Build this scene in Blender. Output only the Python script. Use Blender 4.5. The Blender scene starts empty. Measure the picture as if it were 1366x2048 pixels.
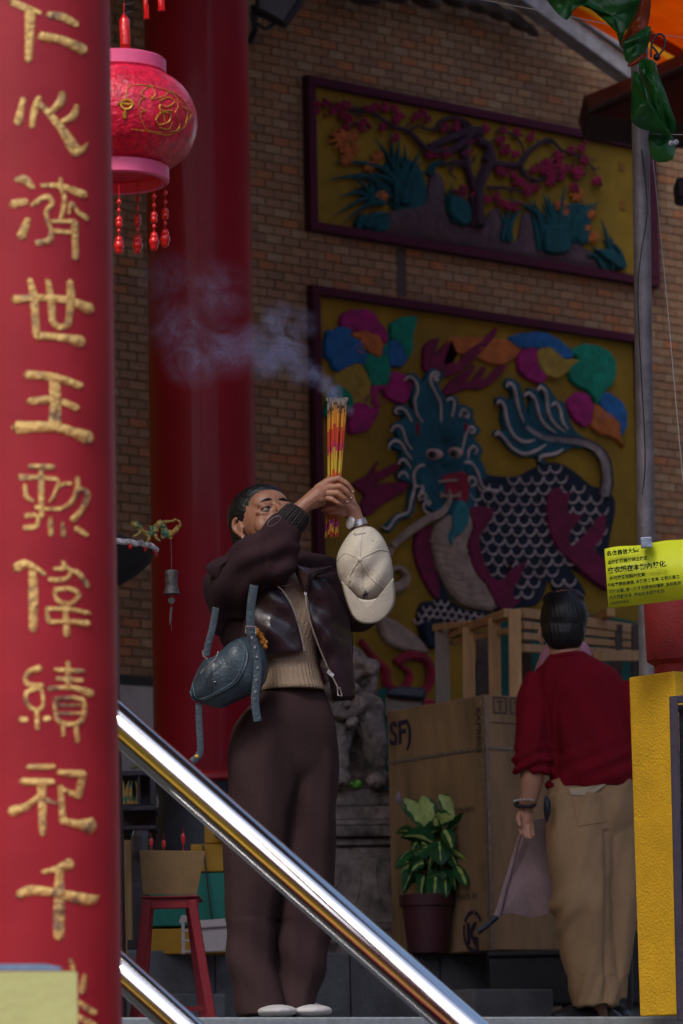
import bpy, bmesh, math, random
from mathutils import Vector, Matrix
random.seed(7)
S = bpy.context.scene
COL = S.collection
# ------------------------------------------------------------------ camera
F, PW, PH = 7680.0, 1366, 2048
PITCH, ROLL = math.atan(1191/7680.0), 0.021
cp, sp, cr, sr = math.cos(PITCH), math.sin(PITCH), math.cos(ROLL), math.sin(ROLL)
FW = Vector((0, cp, sp)); U0 = Vector((0, -sp, cp)); R0 = Vector((1, 0, 0))
RT = R0*cr - U0*sr; UP = U0*cr + R0*sr
cd = bpy.data.cameras.new('camera'); cam = bpy.data.objects.new('camera', cd); COL.objects.link(cam)
cam.matrix_world = Matrix(((RT.x, UP.x, -FW.x, 0), (RT.y, UP.y, -FW.y, 0), (RT.z, UP.z, -FW.z, 0), (0, 0, 0, 1)))
cd.sensor_fit = 'VERTICAL'; cd.sensor_height = 36; cd.sensor_width = 24; cd.lens = 36*F/PH
cd.clip_start = 0.1; cd.clip_end = 400
cd.dof.use_dof = True; cd.dof.focus_distance = 11.5; cd.dof.aperture_fstop = 6.3
S.camera = cam
# ------------------------------------------------------------------ light
SUN_EL, SUN_AZ = 50, -24          # azimuth: from behind and left of the camera
w = bpy.data.worlds.new('World'); S.world = w; w.use_nodes = True
nt = w.node_tree; bg = nt.nodes['Background']; sky = nt.nodes.new('ShaderNodeTexSky')
sky.sky_type = 'NISHITA'; sky.sun_disc = False
sky.sun_elevation = math.radians(SUN_EL); sky.sun_rotation = math.radians(180 - SUN_AZ)
sky.dust_density = 2.5; sky.air_density = 1.0
nt.links.new(sky.outputs[0], bg.inputs[0]); bg.inputs[1].default_value = 0.15
sd = bpy.data.lights.new('sun', 'SUN'); sun = bpy.data.objects.new('sun', sd); COL.objects.link(sun)
sd.energy = 1.2; sd.angle = math.radians(14); sd.color = (1, .95, .88)
a, e = math.radians(SUN_AZ), math.radians(SUN_EL)
sdir = Vector((math.sin(a)*math.cos(e), -math.cos(a)*math.cos(e), math.sin(e)))
sun.rotation_euler = sdir.to_track_quat('Z', 'Y').to_euler(); sun.location = sdir*30
S.view_settings.view_transform = 'Standard'; S.view_settings.look = 'None'
S.view_settings.exposure = 0.42; S.view_settings.gamma = 1; S.view_settings.use_curve_mapping = False
S.cycles.max_bounces = 8; S.cycles.volume_bounces = 1; S.cycles.volume_step_rate = 1.0
S.cycles.use_denoising = True; S.cycles.sample_clamp_indirect = 4

# ------------------------------------------------------------------ helpers
def ray(px, py): return FW + RT*((px-683)/F) + UP*((1024-py)/F)
def P(px, py, Y):
    r = ray(px, py); return r*(Y/r.y)
# the temple wall: rows run along WD, the face looks along WN
WY = 22.0
_a = math.atan2(9200, 7680)
WD = Vector((math.sin(_a), math.cos(_a), 0)); WN = Vector((math.cos(_a), -math.sin(_a), 0))
WO = P(950, 1024, WY); WO.z = 0
def WP(px, py, off=0.0):
    r = ray(px, py); t = (WO.dot(WN) + off)/r.dot(WN); return r*t
def uv(p): return ((p-WO).dot(WD), p.z)
def W3(u, v, off=0.0): return WO + WD*u + WN*off + Vector((0, 0, v))
FLOOR = 0.258
def Ypx(px, py, z):                  # depth at which a pixel meets height z
    r = ray(px, py); return z/r.z*r.y
def CR(x0, y0, z, pts): return [(x0+p[0]/z, y0+p[1]/z) + tuple(p[2:]) for p in pts]

def smooth_poly(pts, k=4, closed=True):
    n = len(pts); out = []
    rng = range(n) if closed else range(n-1)
    for i in rng:
        if closed: a0, a1, a2, a3 = pts[i-1], pts[i], pts[(i+1) % n], pts[(i+2) % n]
        else: a0, a1, a2, a3 = pts[max(i-1, 0)], pts[i], pts[i+1], pts[min(i+2, n-1)]
        for j in range(k):
            t = j/k
            out.append(tuple(0.5*((2*b)+(-a_+c)*t+(2*a_-5*b+4*c-d)*t*t+(-a_+3*b-3*c+d)*t**3) for a_, b, c, d in zip(a0, a1, a2, a3)))
    if not closed: out.append(tuple(pts[-1]))
    return out

class MB:
    def __init__(s): s.v = []; s.f = []; s.m = []; s.mats = []; s.cur = 0
    def use(s, m):
        if m not in s.mats: s.mats.append(m)
        s.cur = s.mats.index(m); return s
    def add(s, vs, fs):
        o = len(s.v); s.v += [tuple(v) for v in vs]
        for f in fs: s.f.append(tuple(i+o for i in f)); s.m.append(s.cur)
        return s
    def box(s, c, ax, ay, az):           # centre and three half vectors
        c = Vector(c); vs = []
        for k in (-1, 1):
            for i, j in ((-1, -1), (1, -1), (1, 1), (-1, 1)): vs.append(c+ax*i+ay*j+az*k)
        if Vector(ax).cross(ay).dot(az) < 0:
            return s.add(vs, [(0, 1, 2, 3), (7, 6, 5, 4), (4, 5, 1, 0), (5, 6, 2, 1), (6, 7, 3, 2), (7, 4, 0, 3)])
        return s.add(vs, [(3, 2, 1, 0), (4, 5, 6, 7), (0, 1, 5, 4), (1, 2, 6, 5), (2, 3, 7, 6), (3, 0, 4, 7)])
    def bx(s, x0, x1, y0, y1, z0, z1):
        return s.box(((x0+x1)/2, (y0+y1)/2, (z0+z1)/2), Vector(((x1-x0)/2, 0, 0)), Vector((0, (y1-y0)/2, 0)), Vector((0, 0, (z1-z0)/2)))
    def beam(s, p0, p1, wx, wy, side=None):
        p0 = Vector(p0); p1 = Vector(p1); d = (p1-p0)
        h = Vector(side) if side is not None else (Vector((0, 0, 1)) if abs(d.normalized().z) < .9 else Vector((1, 0, 0)))
        a = d.cross(h).normalized(); b = a.cross(d).normalized()
        return s.box((p0+p1)/2, a*(wx/2), b*(wy/2), d/2)
    def rings(s, rs, cap=True, closed=False):
        n = len(rs[0]); vs = [p for r in rs for p in r]; fs = []
        for i in range(len(rs)-1):
            for j in range(n):
                k = (j+1) % n; fs.append((i*n+j, i*n+k, (i+1)*n+k, (i+1)*n+j))
        if cap and not closed:
            fs.append(tuple(range(n))[::-1]); fs.append(tuple(range((len(rs)-1)*n, len(rs)*n)))
        return s.add(vs, fs)
    def tube(s, pts, r, n=8, flat=None, up=None, fold=None, cap=True):
        pts = [Vector(p) for p in pts]; m = len(pts); rs = []
        if not isinstance(r, (list, tuple)): r = [r]*m
        ref = Vector(up) if up is not None else Vector((0.13, 0.97, 0.2))
        for i in range(m):
            d = (pts[min(i+1, m-1)]-pts[max(i-1, 0)]).normalized()
            a = d.cross(ref)
            if a.length < 1e-4: a = d.cross(Vector((1, 0, 0)))
            a.normalize(); b = a.cross(d).normalized(); fl = flat if flat else 1
            ring = []
            for j in range(n):
                t = 2*math.pi*j/n; q = r[i]*(1+(fold(t, i/(m-1)) if fold else 0))
                ring.append(pts[i]+a*(math.cos(t)*q)+b*(math.sin(t)*q*fl))
            rs.append(ring)
        return s.rings(rs, cap)
    def stube(s, pts, r, k=5, **kw):      # smoothed path with interpolated radii
        if not isinstance(r, (list, tuple)): r = [r]*len(pts)
        q = smooth_poly([tuple(p)+(x,) for p, x in zip(pts, r)], k, False)
        return s.tube([p[:3] for p in q], [max(p[3], 1e-4) for p in q], **kw)
    def lathe(s, c, prof, n=24, axis=None, cap=True):
        c = Vector(c); z = (Vector(axis) if axis else Vector((0, 0, 1))).normalized()
        x = z.orthogonal().normalized() if axis else Vector((1, 0, 0)); y = z.cross(x)
        return s.rings([[c+z*h+x*(r*math.cos(2*math.pi*j/n))+y*(r*math.sin(2*math.pi*j/n)) for j in range(n)] for r, h in prof], cap)
    def ell(s, c, r, rot=None, n=14, m=9):
        c = Vector(c); rs = []
        if not isinstance(r, (list, tuple)): r = (r, r, r)
        for i in range(1, m):
            ph = math.pi*i/m; ring = []
            for j in range(n):
                t = 2*math.pi*j/n
                v = Vector((r[0]*math.sin(ph)*math.cos(t), r[1]*math.sin(ph)*math.sin(t), -r[2]*math.cos(ph)))
                ring.append(c+(rot @ v if rot else v))
            rs.append(ring)
        o = len(s.v); s.rings(rs, False)
        t0, t1 = Vector((0, 0, -r[2])), Vector((0, 0, r[2]))
        if rot: t0, t1 = rot @ t0, rot @ t1
        k = len(s.v); s.v += [tuple(c+t0), tuple(c+t1)]
        for j in range(n):
            s.f.append((o+(j+1) % n, o+j, k)); s.m.append(s.cur)
            q = o+(m-2)*n; s.f.append((q+j, q+(j+1) % n, k+1)); s.m.append(s.cur)
        return s
    def cap(s, p0, p1, r0, r1, n=12):
        p0 = Vector(p0); p1 = Vector(p1); s.tube([p0, p1], [r0, r1], n=n); s.ell(p0, r0, n=n, m=7); s.ell(p1, r1, n=n, m=7); return s
    def chain(s, pts, rs):
        for i in range(len(pts)-1): s.cap(pts[i], pts[i+1], rs[i], rs[i+1])
        return s
    def puff(s, outline, c, th0, th1, nrm, k=7, pw=.5):   # closed pillow over a star-shaped outline
        c = Vector(c); nrm = Vector(nrm).normalized(); rs = []
        for i in range(k+1):
            t = (i+.25)/(k+.25); q = t
            h = (1-q*q)**pw*th0 if i < k else 0
            rs.append([c+(Vector(p)-c)*q+nrm*h for p in outline])
        for i in range(k-1, -1, -1):
            t = (i+.25)/(k+.25); rs.append([c+(Vector(p)-c)*t-nrm*((1-t*t)**pw*th1) for p in outline])
        return s.rings(rs)
    def quad(s, a, b, c, d): return s.add([a, b, c, d], [(0, 1, 2, 3)])
    def build(s, name, mat=None, parent=None, smooth=True, bevel=0, sub=0, angle=40):
        me = bpy.data.meshes.new(name); me.from_pydata(s.v, [], s.f)
        ms = s.mats if s.mats else ([mat] if mat else [])
        for m_ in ms: me.materials.append(m_)
        if s.mats: me.polygons.foreach_set('material_index', s.m)
        bm = bmesh.new(); bm.from_mesh(me)
        bmesh.ops.recalc_face_normals(bm, faces=bm.faces)
        bm.to_mesh(me); bm.free()
        o = bpy.data.objects.new(name, me); COL.objects.link(o)
        if parent: o.parent = parent; o.matrix_parent_inverse = parent.matrix_world.inverted() if parent.type != 'EMPTY' else Matrix.Translation(-parent.location)
        if bevel:
            b = o.modifiers.new('b', 'BEVEL'); b.width = bevel; b.segments = 2; b.limit_method = 'ANGLE'
        if sub:
            b = o.modifiers.new('s', 'SUBSURF'); b.levels = sub; b.render_levels = sub
        if smooth: me.shade_smooth() if not angle else me.set_sharp_from_angle(angle=math.radians(angle))
        return o
    def sculpt(s, name, mat, parent=None, voxel=.006, it=6, disp=None):
        me = bpy.data.meshes.new(name); me.from_pydata(s.v, [], s.f)
        o = bpy.data.objects.new(name, me); COL.objects.link(o)
        r = o.modifiers.new('r', 'REMESH'); r.mode = 'VOXEL'; r.voxel_size = voxel
        if it:
            q = o.modifiers.new('q', 'SMOOTH'); q.iterations = it; q.factor = .5
        dg = bpy.context.evaluated_depsgraph_get(); dg.update()
        m2 = bpy.data.meshes.new_from_object(o.evaluated_get(dg)); o.modifiers.clear(); o.data = m2; bpy.data.meshes.remove(me); m2.name = name
        if disp:
            nn = [v.normal.copy() for v in m2.vertices]
            for v, n_ in zip(m2.vertices, nn): v.co += n_*disp(v.co)
        m2.materials.clear(); m2.materials.append(mat); m2.shade_smooth()
        if parent: o.parent = parent; o.matrix_parent_inverse = Matrix.Translation(-parent.location)
        return o

def sil(rows, Y, n=36, k=5, fold=None, ex=2.3, mb=None, cap=True):
    """closed form from its silhouette: rows (py, x left, x right, half depth m, depth shift)"""
    rows = [tuple(r)+((0,) if len(r) == 4 else ()) for r in rows]
    q = smooth_poly(rows, k, False); rs = []; m = len(q)
    for i, (py, xl, xr, hd, dy) in enumerate(q):
        c = P((xl+xr)/2, py, Y+dy); hw = (xr-xl)/2/F*Y; ring = []
        for j in range(n):
            t = 2*math.pi*j/n; ct, st = math.cos(t), math.sin(t)
            x = math.copysign(abs(ct)**(2/ex), ct); y = math.copysign(abs(st)**(2/ex), st)
            g = 1+(fold(t, i/(m-1)) if fold else 0)
            ring.append(c+Vector((x*hw*g, y*hd*g, 0)))
        rs.append(ring)
    b = mb or MB(); b.rings(rs, cap); return b

def T(o, label=None, cat=None, group=None, kind=None):
    if label: o['label'] = label
    if cat: o['category'] = cat
    if group: o['group'] = group
    if kind: o['kind'] = kind
    return o
def thing(name, loc, label, cat, group=None):
    o = bpy.data.objects.new(name, None); COL.objects.link(o); o.location = loc; o.empty_display_size = .1
    return T(o, label, cat, group)
def copy_thing(o, delta, label=None):
    r = o.copy(); COL.objects.link(r); r.location = o.location+Vector(delta)
    if label: r['label'] = label
    for ch in o.children:
        c = ch.copy(); COL.objects.link(c); c.parent = r; c.matrix_parent_inverse = ch.matrix_parent_inverse.copy()
        for g in ch.children:
            d = g.copy(); COL.objects.link(d); d.parent = c; d.matrix_parent_inverse = g.matrix_parent_inverse.copy()
    return r

_mats = {}
def M(name, col=(.5, .5, .5), rough=.6, metal=0, var=.15, vs=6, bump=.1, bs=60, coat=0, trans=0, col2=None, sheen=0, mix=(.45, .6), sss=0, spec=.5, stretch=None, alpha=1):
    if name in _mats: return _mats[name]
    m = bpy.data.materials.new(name); m.use_nodes = True; nt = m.node_tree; b = nt.nodes['Principled BSDF']
    N = nt.nodes.new; L = nt.links.new
    tc = N('ShaderNodeTexCoord'); src = tc.outputs['Object']
    if stretch:
        mp = N('ShaderNodeMapping'); mp.inputs['Scale'].default_value = stretch; L(src, mp.inputs[0]); src = mp.outputs[0]
    n1 = N('ShaderNodeTexNoise'); n1.inputs['Scale'].default_value = vs; n1.inputs['Detail'].default_value = 6; n1.inputs['Roughness'].default_value = .62; L(src, n1.inputs[0])
    rp = N('ShaderNodeValToRGB'); c2 = col2 or tuple(max(0, c*(1-var*1.6)) for c in col); c1 = col if col2 else tuple(min(1, c*(1+var)) for c in col)
    rp.color_ramp.elements[0].position = mix[0] if col2 else .3; rp.color_ramp.elements[1].position = mix[1] if col2 else .7
    rp.color_ramp.elements[0].color = (*c2, 1); rp.color_ramp.elements[1].color = (*c1, 1)
    L(n1.outputs[0], rp.inputs[0]); L(rp.outputs[0], b.inputs['Base Color'])
    b.inputs['Metallic'].default_value = metal; b.inputs['Coat Weight'].default_value = coat; b.inputs['Coat Roughness'].default_value = .08
    b.inputs['Specular IOR Level'].default_value = spec
    n2 = N('ShaderNodeTexNoise'); n2.inputs['Scale'].default_value = bs; n2.inputs['Detail'].default_value = 5; L(src, n2.inputs[0])
    mr = N('ShaderNodeMapRange'); mr.inputs[3].default_value = max(.02, rough-.08); mr.inputs[4].default_value = min(1, rough+.1); L(n1.outputs[0], mr.inputs[0]); L(mr.outputs[0], b.inputs['Roughness'])
    if bump:
        bp = N('ShaderNodeBump'); bp.inputs['Strength'].default_value = min(1, bump*2); bp.inputs['Distance'].default_value = .01; L(n2.outputs[0], bp.inputs['Height']); L(bp.outputs[0], b.inputs['Normal'])
    if trans: b.inputs['Transmission Weight'].default_value = trans
    if sheen: b.inputs['Sheen Weight'].default_value = sheen
    if sss: b.inputs['Subsurface Weight'].default_value = sss; b.inputs['Subsurface Radius'].default_value = (.02, .008, .004); b.inputs['Subsurface Scale'].default_value = .5
    if alpha < 1: b.inputs['Alpha'].default_value = alpha
    _mats[name] = m; return m
def text_mesh(body, mat, name, parent, o, x, y, size, off=0.0, bold=0):
    """flat lettering: origin o, unit axes x,y, character size in metres"""
    cu = bpy.data.curves.new(name, 'FONT'); cu.body = body; cu.size = size; cu.extrude = 0.0004; cu.offset = bold; cu.resolution_u = 3
    t = bpy.data.objects.new(name, cu); COL.objects.link(t)
    dg = bpy.context.evaluated_depsgraph_get(); dg.update()
    me = bpy.data.meshes.new_from_object(t.evaluated_get(dg)); COL.objects.unlink(t); bpy.data.objects.remove(t)
    x = Vector(x).normalized(); z = x.cross(Vector(y)).normalized(); y = z.cross(x)
    o = Vector(o)+z*off
    me.transform(Matrix(((x.x, y.x, z.x, o.x), (x.y, y.y, z.y, o.y), (x.z, y.z, z.z, o.z), (0, 0, 0, 1))))
    me.materials.clear(); me.materials.append(mat); me.name = name
    r = bpy.data.objects.new(name, me); COL.objects.link(r)
    if parent: r.parent = parent; r.matrix_parent_inverse = Matrix.Translation(-parent.location)
    return r
def folds(seed, amp=.04, freq=(3, 5, 7), tw=6):
    rr = random.Random(seed); ps = [(f, rr.uniform(0, 6.28), rr.uniform(-tw, tw), rr.uniform(.5, 1)) for f in freq]
    return lambda t, s: amp*sum(w_*math.sin(f*t+p+s*k) for f, p, k, w_ in ps)/len(ps)
def wob(seed, amp, sc):
    from mathutils import noise
    return lambda co: amp*(noise.noise(Vector(co)*sc+Vector((seed, 0, 0))))
# ------------------------------------------------------------------ setting
m_floor = M('granite_floor', (.17, .18, .19), .55, var=.12, vs=30, bump=.15, bs=200)
m_edge = M('granite_edge', (.36, .40, .43), .45, var=.12, vs=40, bump=.1, bs=240)
m_street = M('asphalt', (.05, .05, .052), .8, bs=300)
m_mortar = M('mortar', (.22, .15, .10), .95, var=.25, vs=9, bump=.4, bs=120)
m_plaster = M('plaster', (.42, .38, .37), .9, var=.12, vs=5)
m_grey = M('grey_render', (.15, .15, .165), .8, var=.2, vs=7, bump=.3, bs=90)
m_black = M('black_paint', (.012, .012, .016), .45)
m_navy = M('navy_stone', (.02, .025, .05), .5, var=.4, vs=5)
m_redpaint = M('red_gloss_paint', (.29, .003, .016), .5, var=.12, vs=3, bump=.015, bs=14, coat=.10, spec=.2)
m_pillar = M('red_pillar_paint', (.34, .018, .030), .5, var=.13, vs=5, bump=.03, bs=140, coat=.03, spec=.3)
m_yellow = M('yellow_stucco', (.78, .44, .015), .85, var=.08, vs=12, bump=.3, bs=130)
m_gold = M('gold_leaf', (.74, .50, .16), .5, metal=.1, col2=(.24, .15, .09), vs=24, mix=(.36, .50), bump=.5, bs=90)
m_brown = M('dark_timber', (.07, .045, .04), .7, var=.3, stretch=(2, 2, 9))
m_grey_metal = M('grey_metal', (.22, .22, .24), .5, metal=.5, var=.25, vs=14)
m_white_paint = M('white_plastic', (.55, .53, .52), .5, var=.1)

edge_off = (P(560, 2035, Ypx(560, 2035, FLOOR))-WO).dot(WN)
U0_, U1_ = -9, 9
def wbox(mb, u0, u1, o0, o1, z0, z1):      # box in the wall's own directions
    return mb.box(W3((u0+u1)/2, (z0+z1)/2, (o0+o1)/2), WD*((u1-u0)/2), WN*((o1-o0)/2), Vector((0, 0, (z1-z0)/2)))
GZ = -1.6
g = MB(); g.quad((-120, -120, GZ), (120, -120, GZ), (120, 120, GZ), (-120, 120, GZ)); T(g.build('street_ground', m_street, smooth=False), kind='structure')
b = MB(); wbox(b, U0_, U1_, -.25, edge_off-.03, GZ+.004, FLOOR)
T(b.build('terrace_floor', m_floor, smooth=False), kind='structure')
b = MB(); wbox(b, U0_, U1_, edge_off-.029, edge_off, FLOOR-.09, FLOOR+.001)
wbox(b, U0_, U1_, edge_off-.029, edge_off-.012, FLOOR-.2, FLOOR-.091)
T(b.build('terrace_edge', m_edge, smooth=False, bevel=.006), kind='structure')
b = MB()
for i in range(9):
    z = FLOOR-.17*(i+1)-.03; o = edge_off-.02+.3*i
    wbox(b, -6, 6, o, o+.3, GZ+.002, z)
T(b.build('stair_steps', m_edge, smooth=False, bevel=.006), kind='structure')

# raised plinth in front of the wall
def offY(px, py, Y): return (P(px, py, Y)-WO).dot(WN)
def upx(px, py, off): return (WP(px, py, off)-WO).dot(WD)
PLo = offY(640, 1905, 15.4); zPL = WP(640, 1905, PLo).z
u_a, u_b = upx(200, 1905, PLo), upx(975, 1905, PLo)
b = MB(); wbox(b, u_a-3, u_b, -.1, PLo, FLOOR+.002, zPL); T(b.build('plinth', m_grey, smooth=False, bevel=.008), kind='structure')
# seams and the low step at its foot
so = PLo+.18; zs = WP(380, 1987, so).z
b = MB(); wbox(b, upx(200, 1987, so)-1, upx(452, 1987, so), PLo+.004, so, FLOOR+.002, zs); T(b.build('low_step', m_grey, smooth=False, bevel=.008), kind='structure')
b = MB()
for x in (430, 700, 880): u = upx(x, 1950, PLo); wbox(b, u-.003, u+.003, PLo, PLo+.002, FLOOR+.01, zPL-.01)
T(b.build('plinth_joints', m_black, smooth=False), kind='structure')
ro = offY(1040, 1980, 14.95); zr = WP(1040, 1978, ro).z
b = MB(); wbox(b, upx(948, 1980, ro), upx(1107, 1980, ro), ro-.3, ro, FLOOR+.002, zr); T(b.build('low_kerb', m_grey, smooth=False, bevel=.008), kind='structure')
b = MB(); wbox(b, upx(1225, 1975, ro), upx(1225, 1975, ro)+1.6, ro-.3, ro, FLOOR+.002, zr+.01); T(b.build('low_kerb', m_grey, smooth=False, bevel=.008), kind='structure')

# ---------------- brick wall, each brick its own piece
wall = thing('brick_wall', W3(-1, FLOOR, 0), 'tall wall of small pink and brown bricks behind the two murals', 'wall')
b = MB(); wbox(b, -4.2, 6, -.26, -.010, FLOOR+.004, 8.2); b.build('mortar_bed', m_mortar, wall, smooth=False)
LB, HB, JT = .1215, .0520, .007
zbase = WP(262, 1352, 0).z
brick_cols = [(c_[0]*.93, c_[1]*.86, c_[2]*.68) for c_ in [(.33, .18, .12), (.37, .22, .15), (.34, .205, .15), (.42, .18, .10), (.31, .19, .14), (.38, .26, .19), (.28, .165, .125)]]
m_br = [M('brick_%s' % 'abcdefg'[i], c, .9, var=.16, vs=30, bump=.4, bs=110) for i, c in enumerate(brick_cols)]
def brick_mesh(mb, u, z, pr, l=LB):
    return mb.box(W3(u, z, -.008+pr/2), WD*((l-JT)/2), WN*((.008+pr)/2+.002), Vector((0, 0, (HB-JT)/2)))
protos = []
for i in range(7):
    t = MB(); t.box((0, 0, 0), WD*((LB-JT)/2), WN*.009, Vector((0, 0, (HB-JT)/2)))
    me = bpy.data.meshes.new('brick'); me.from_pydata(t.v, [], t.f); me.materials.append(m_br[i]); protos.append(me)
def fr(tl, br, bl=None):
    a_, c_ = uv(WP(*tl)), uv(WP(*br)); return a_[0], c_[0], c_[1], a_[1]
FR1 = fr((603, 153), (1308, 578)); FR2 = fr((612, 572), (1312, 1640))
def toimg(p):
    d = p.dot(FW); return 683+F*p.dot(RT)/d, 1024-F*p.dot(UP)/d
cells = []
nrow = int((6.9-zbase)/HB)
for r in range(nrow):
    z = zbase+(r+.5)*HB
    for c in range(-30, 42):
        u = (c+(.5 if r % 2 else 0))*LB; skip = False
        for f in (FR1, FR2):
            if f[0]+.08 < u < f[1]-.08 and f[2]+.04 < z < f[3]-.04: skip = True
        if skip: continue
        x, y = toimg(W3(u, z))
        if -60 < x < 1430 and -60 < y < 1500: cells.append((u, z, x, y))
def vis(c): return 235 < c[2] < 285 or 518 < c[2] < 1366
near = sorted([c for c in cells if vis(c) and c[3] > 0], key=lambda c: W3(c[0], c[1]).length)[:300]
ns = set((c[0], c[1]) for c in near)
for c in near:
    o = bpy.data.objects.new('brick', protos[random.choice((0, 0, 1, 1, 2, 2, 3, 4, 5, 6))]); COL.objects.link(o); o.parent = wall
    o.matrix_parent_inverse = Matrix.Translation(-wall.location); o.location = W3(c[0], c[1], -.007+random.uniform(-.0015, .002))
b = MB()
for c in cells:
    if (c[0], c[1]) in ns: continue
    b.use(m_br[random.choice((0, 0, 1, 1, 2, 2, 3, 4, 5, 6))]); b.box(W3(c[0], c[1], -.007+random.uniform(-.0015, .002)), WD*((LB-JT)/2), WN*.009, Vector((0, 0, (HB-JT)/2)))
T(b.build('far_bricks', None, wall, smooth=False), kind='stuff')
b = MB(); wbox(b, -4.2, FR2[0]-.3, -.009, .02, FLOOR+.006, zbase-.05); b.build('plaster_dado', m_plaster, wall, smooth=False)
b = MB(); wbox(b, -4.2, FR2[0]-.3, -.009, .03, zbase-.049, zbase-.002); b.build('black_trim', m_black, wall, smooth=False)
# small vent slit between the murals
b = MB(); q = uv(WP(802, 545)); wbox(b, q[0]-.035, q[0]+.035, -.008, .006, q[1]-.14, q[1]+.14); b.build('vent', m_brown, wall, smooth=False)

# ---------------- murals
m_frame = M('maroon_frame', (.060, .002, .020), .95, var=.15, vs=8)
m_mpanel = M('mustard_panel', (.25, .145, .008), .95, var=.2, vs=3, bump=.15, bs=40)
RC = dict(teal=(.006, .075, .115), navy=(.004, .010, .028), magenta=(.30, .008, .13), orange=(.45, .12, .025), green=(.0, .20, .13), blue=(.012, .11, .32),
          olive=(.32, .21, .03), maroon=(.15, .005, .045), beige=(.32, .23, .19), white=(.50, .40, .40), rock=(.085, .045, .06), trunk=(.042, .014, .032), blossom=(.24, .005, .05), leaf=(.0, .060, .075), red=(.24, .006, .03), lteal=(.02, .17, .21))
MR = {k: M('relief_'+k, c, .92, var=.28, vs=14, bump=.35, bs=60) for k, c in RC.items()}
def relief(mb, pts, thick, off=.02, k=3, smoothp=True, round_=.012):
    """raised plaster shape on the wall from its outline in the photograph's frame"""
    q = smooth_poly([p[:2] for p in pts], k) if smoothp else [p[:2] for p in pts]
    U = [Vector(uv(WP(x, y, 0))) for x, y in q]; n = len(U)
    ar = sum(U[i].x*U[(i+1) % n].y-U[(i+1) % n].x*U[i].y for i in range(n))
    if ar < 0: U.reverse()
    inner = []
    for i in range(n):
        d = (U[(i+1) % n]-U[i-1]); d = d.normalized() if d.length > 1e-6 else Vector((1, 0)); inner.append(U[i]+Vector((-d.y, d.x))*min(round_, thick*.8))
    r0 = [W3(p.x, p.y, off) for p in U]; r1 = [W3(p.x, p.y, off+thick*.65) for p in U]; r2 = [W3(p.x, p.y, off+thick) for p in inner]
    vs = r0+r1+r2; fs = []
    for k_ in (0, 1):
        for i in range(n): j = (i+1) % n; fs.append((k_*n+i, k_*n+j, (k_+1)*n+j, (k_+1)*n+i))
    fs.append(tuple(range(2*n, 3*n))); return mb.add(vs, fs)
def rtube(mb, pts, r, off=.03, k=4, n=6):
    if not isinstance(r, (list, tuple)): r = [r]*len(pts)
    return mb.stube([WP(p[0], p[1], off) for p in pts], [x*WY/F for x in r], k=k, n=n, up=WN)
def mural(name, f, label):
    t = thing(name, W3((f[0]+f[1])/2, f[2], .0), label, 'mural')
    u0, u1, z0, z1 = f; wd = .052
    b = MB(); wbox(b, u0+.03, u1-.03, .001, .018, z0+.03, z1-.03); b.build('panel', m_mpanel, t, smooth=False)
    for q in ((u0, u1, z1-wd, z1), (u0, u1, z0, z0+wd), (u0, u0+wd*1.1, z0+wd+.001, z1-wd-.001), (u1-wd*1.6, u1, z0+wd+.001, z1-wd-.001)):
        b = MB(); wbox(b, q[0], q[1], .0, .06, q[2], q[3]); b.build('frame', m_frame, t, smooth=False, bevel=.004)
    return t
mf = mural('flower_mural', FR1, 'wide framed relief mural of a blossom tree with orange lilies on yellow ground')
E = lambda pts: CR(620, 160, 4.018, pts)
G = lambda pts: CR(920, 200, 3.415, pts)
b = MB()
relief(b, E([(560, 1235), (590, 1090), (700, 1050), (890, 1010), (930, 800), (990, 750), (1040, 830), (1060, 1000), (1110, 1140), (1230, 1170)])+G([(137, 840), (180, 770), (250, 760), (290, 960), (370, 960), (400, 800), (440, 780), (500, 880), (540, 1030), (690, 1040), (705, 950), (755, 940), (800, 1010), (870, 1040), (960, 1100), (1050, 1175), (700, 1135), (300, 1060), (100, 1020)])+E([(1000, 1310)]), .026, .019, 3)
b.build('rock', MR['rock'], mf)
def blades(mb, base, tips, wpx, seed=1):
    rr = random.Random(seed)
    for tx, ty in tips:
        bx_, by_ = base[0]+rr.uniform(-1, 1)*base[2], base[1]+rr.uniform(-4, 4)
        mx, my = (bx_+tx)/2+(tx-bx_)*-.12, (by_+ty)/2-abs(tx-bx_)*.18-3
        rtube(mb, [(bx_, by_), (mx, my), (tx, ty)], [wpx, wpx*.9, .5], .02+rr.uniform(.01, .035), 4, 5)
b = MB()
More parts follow.
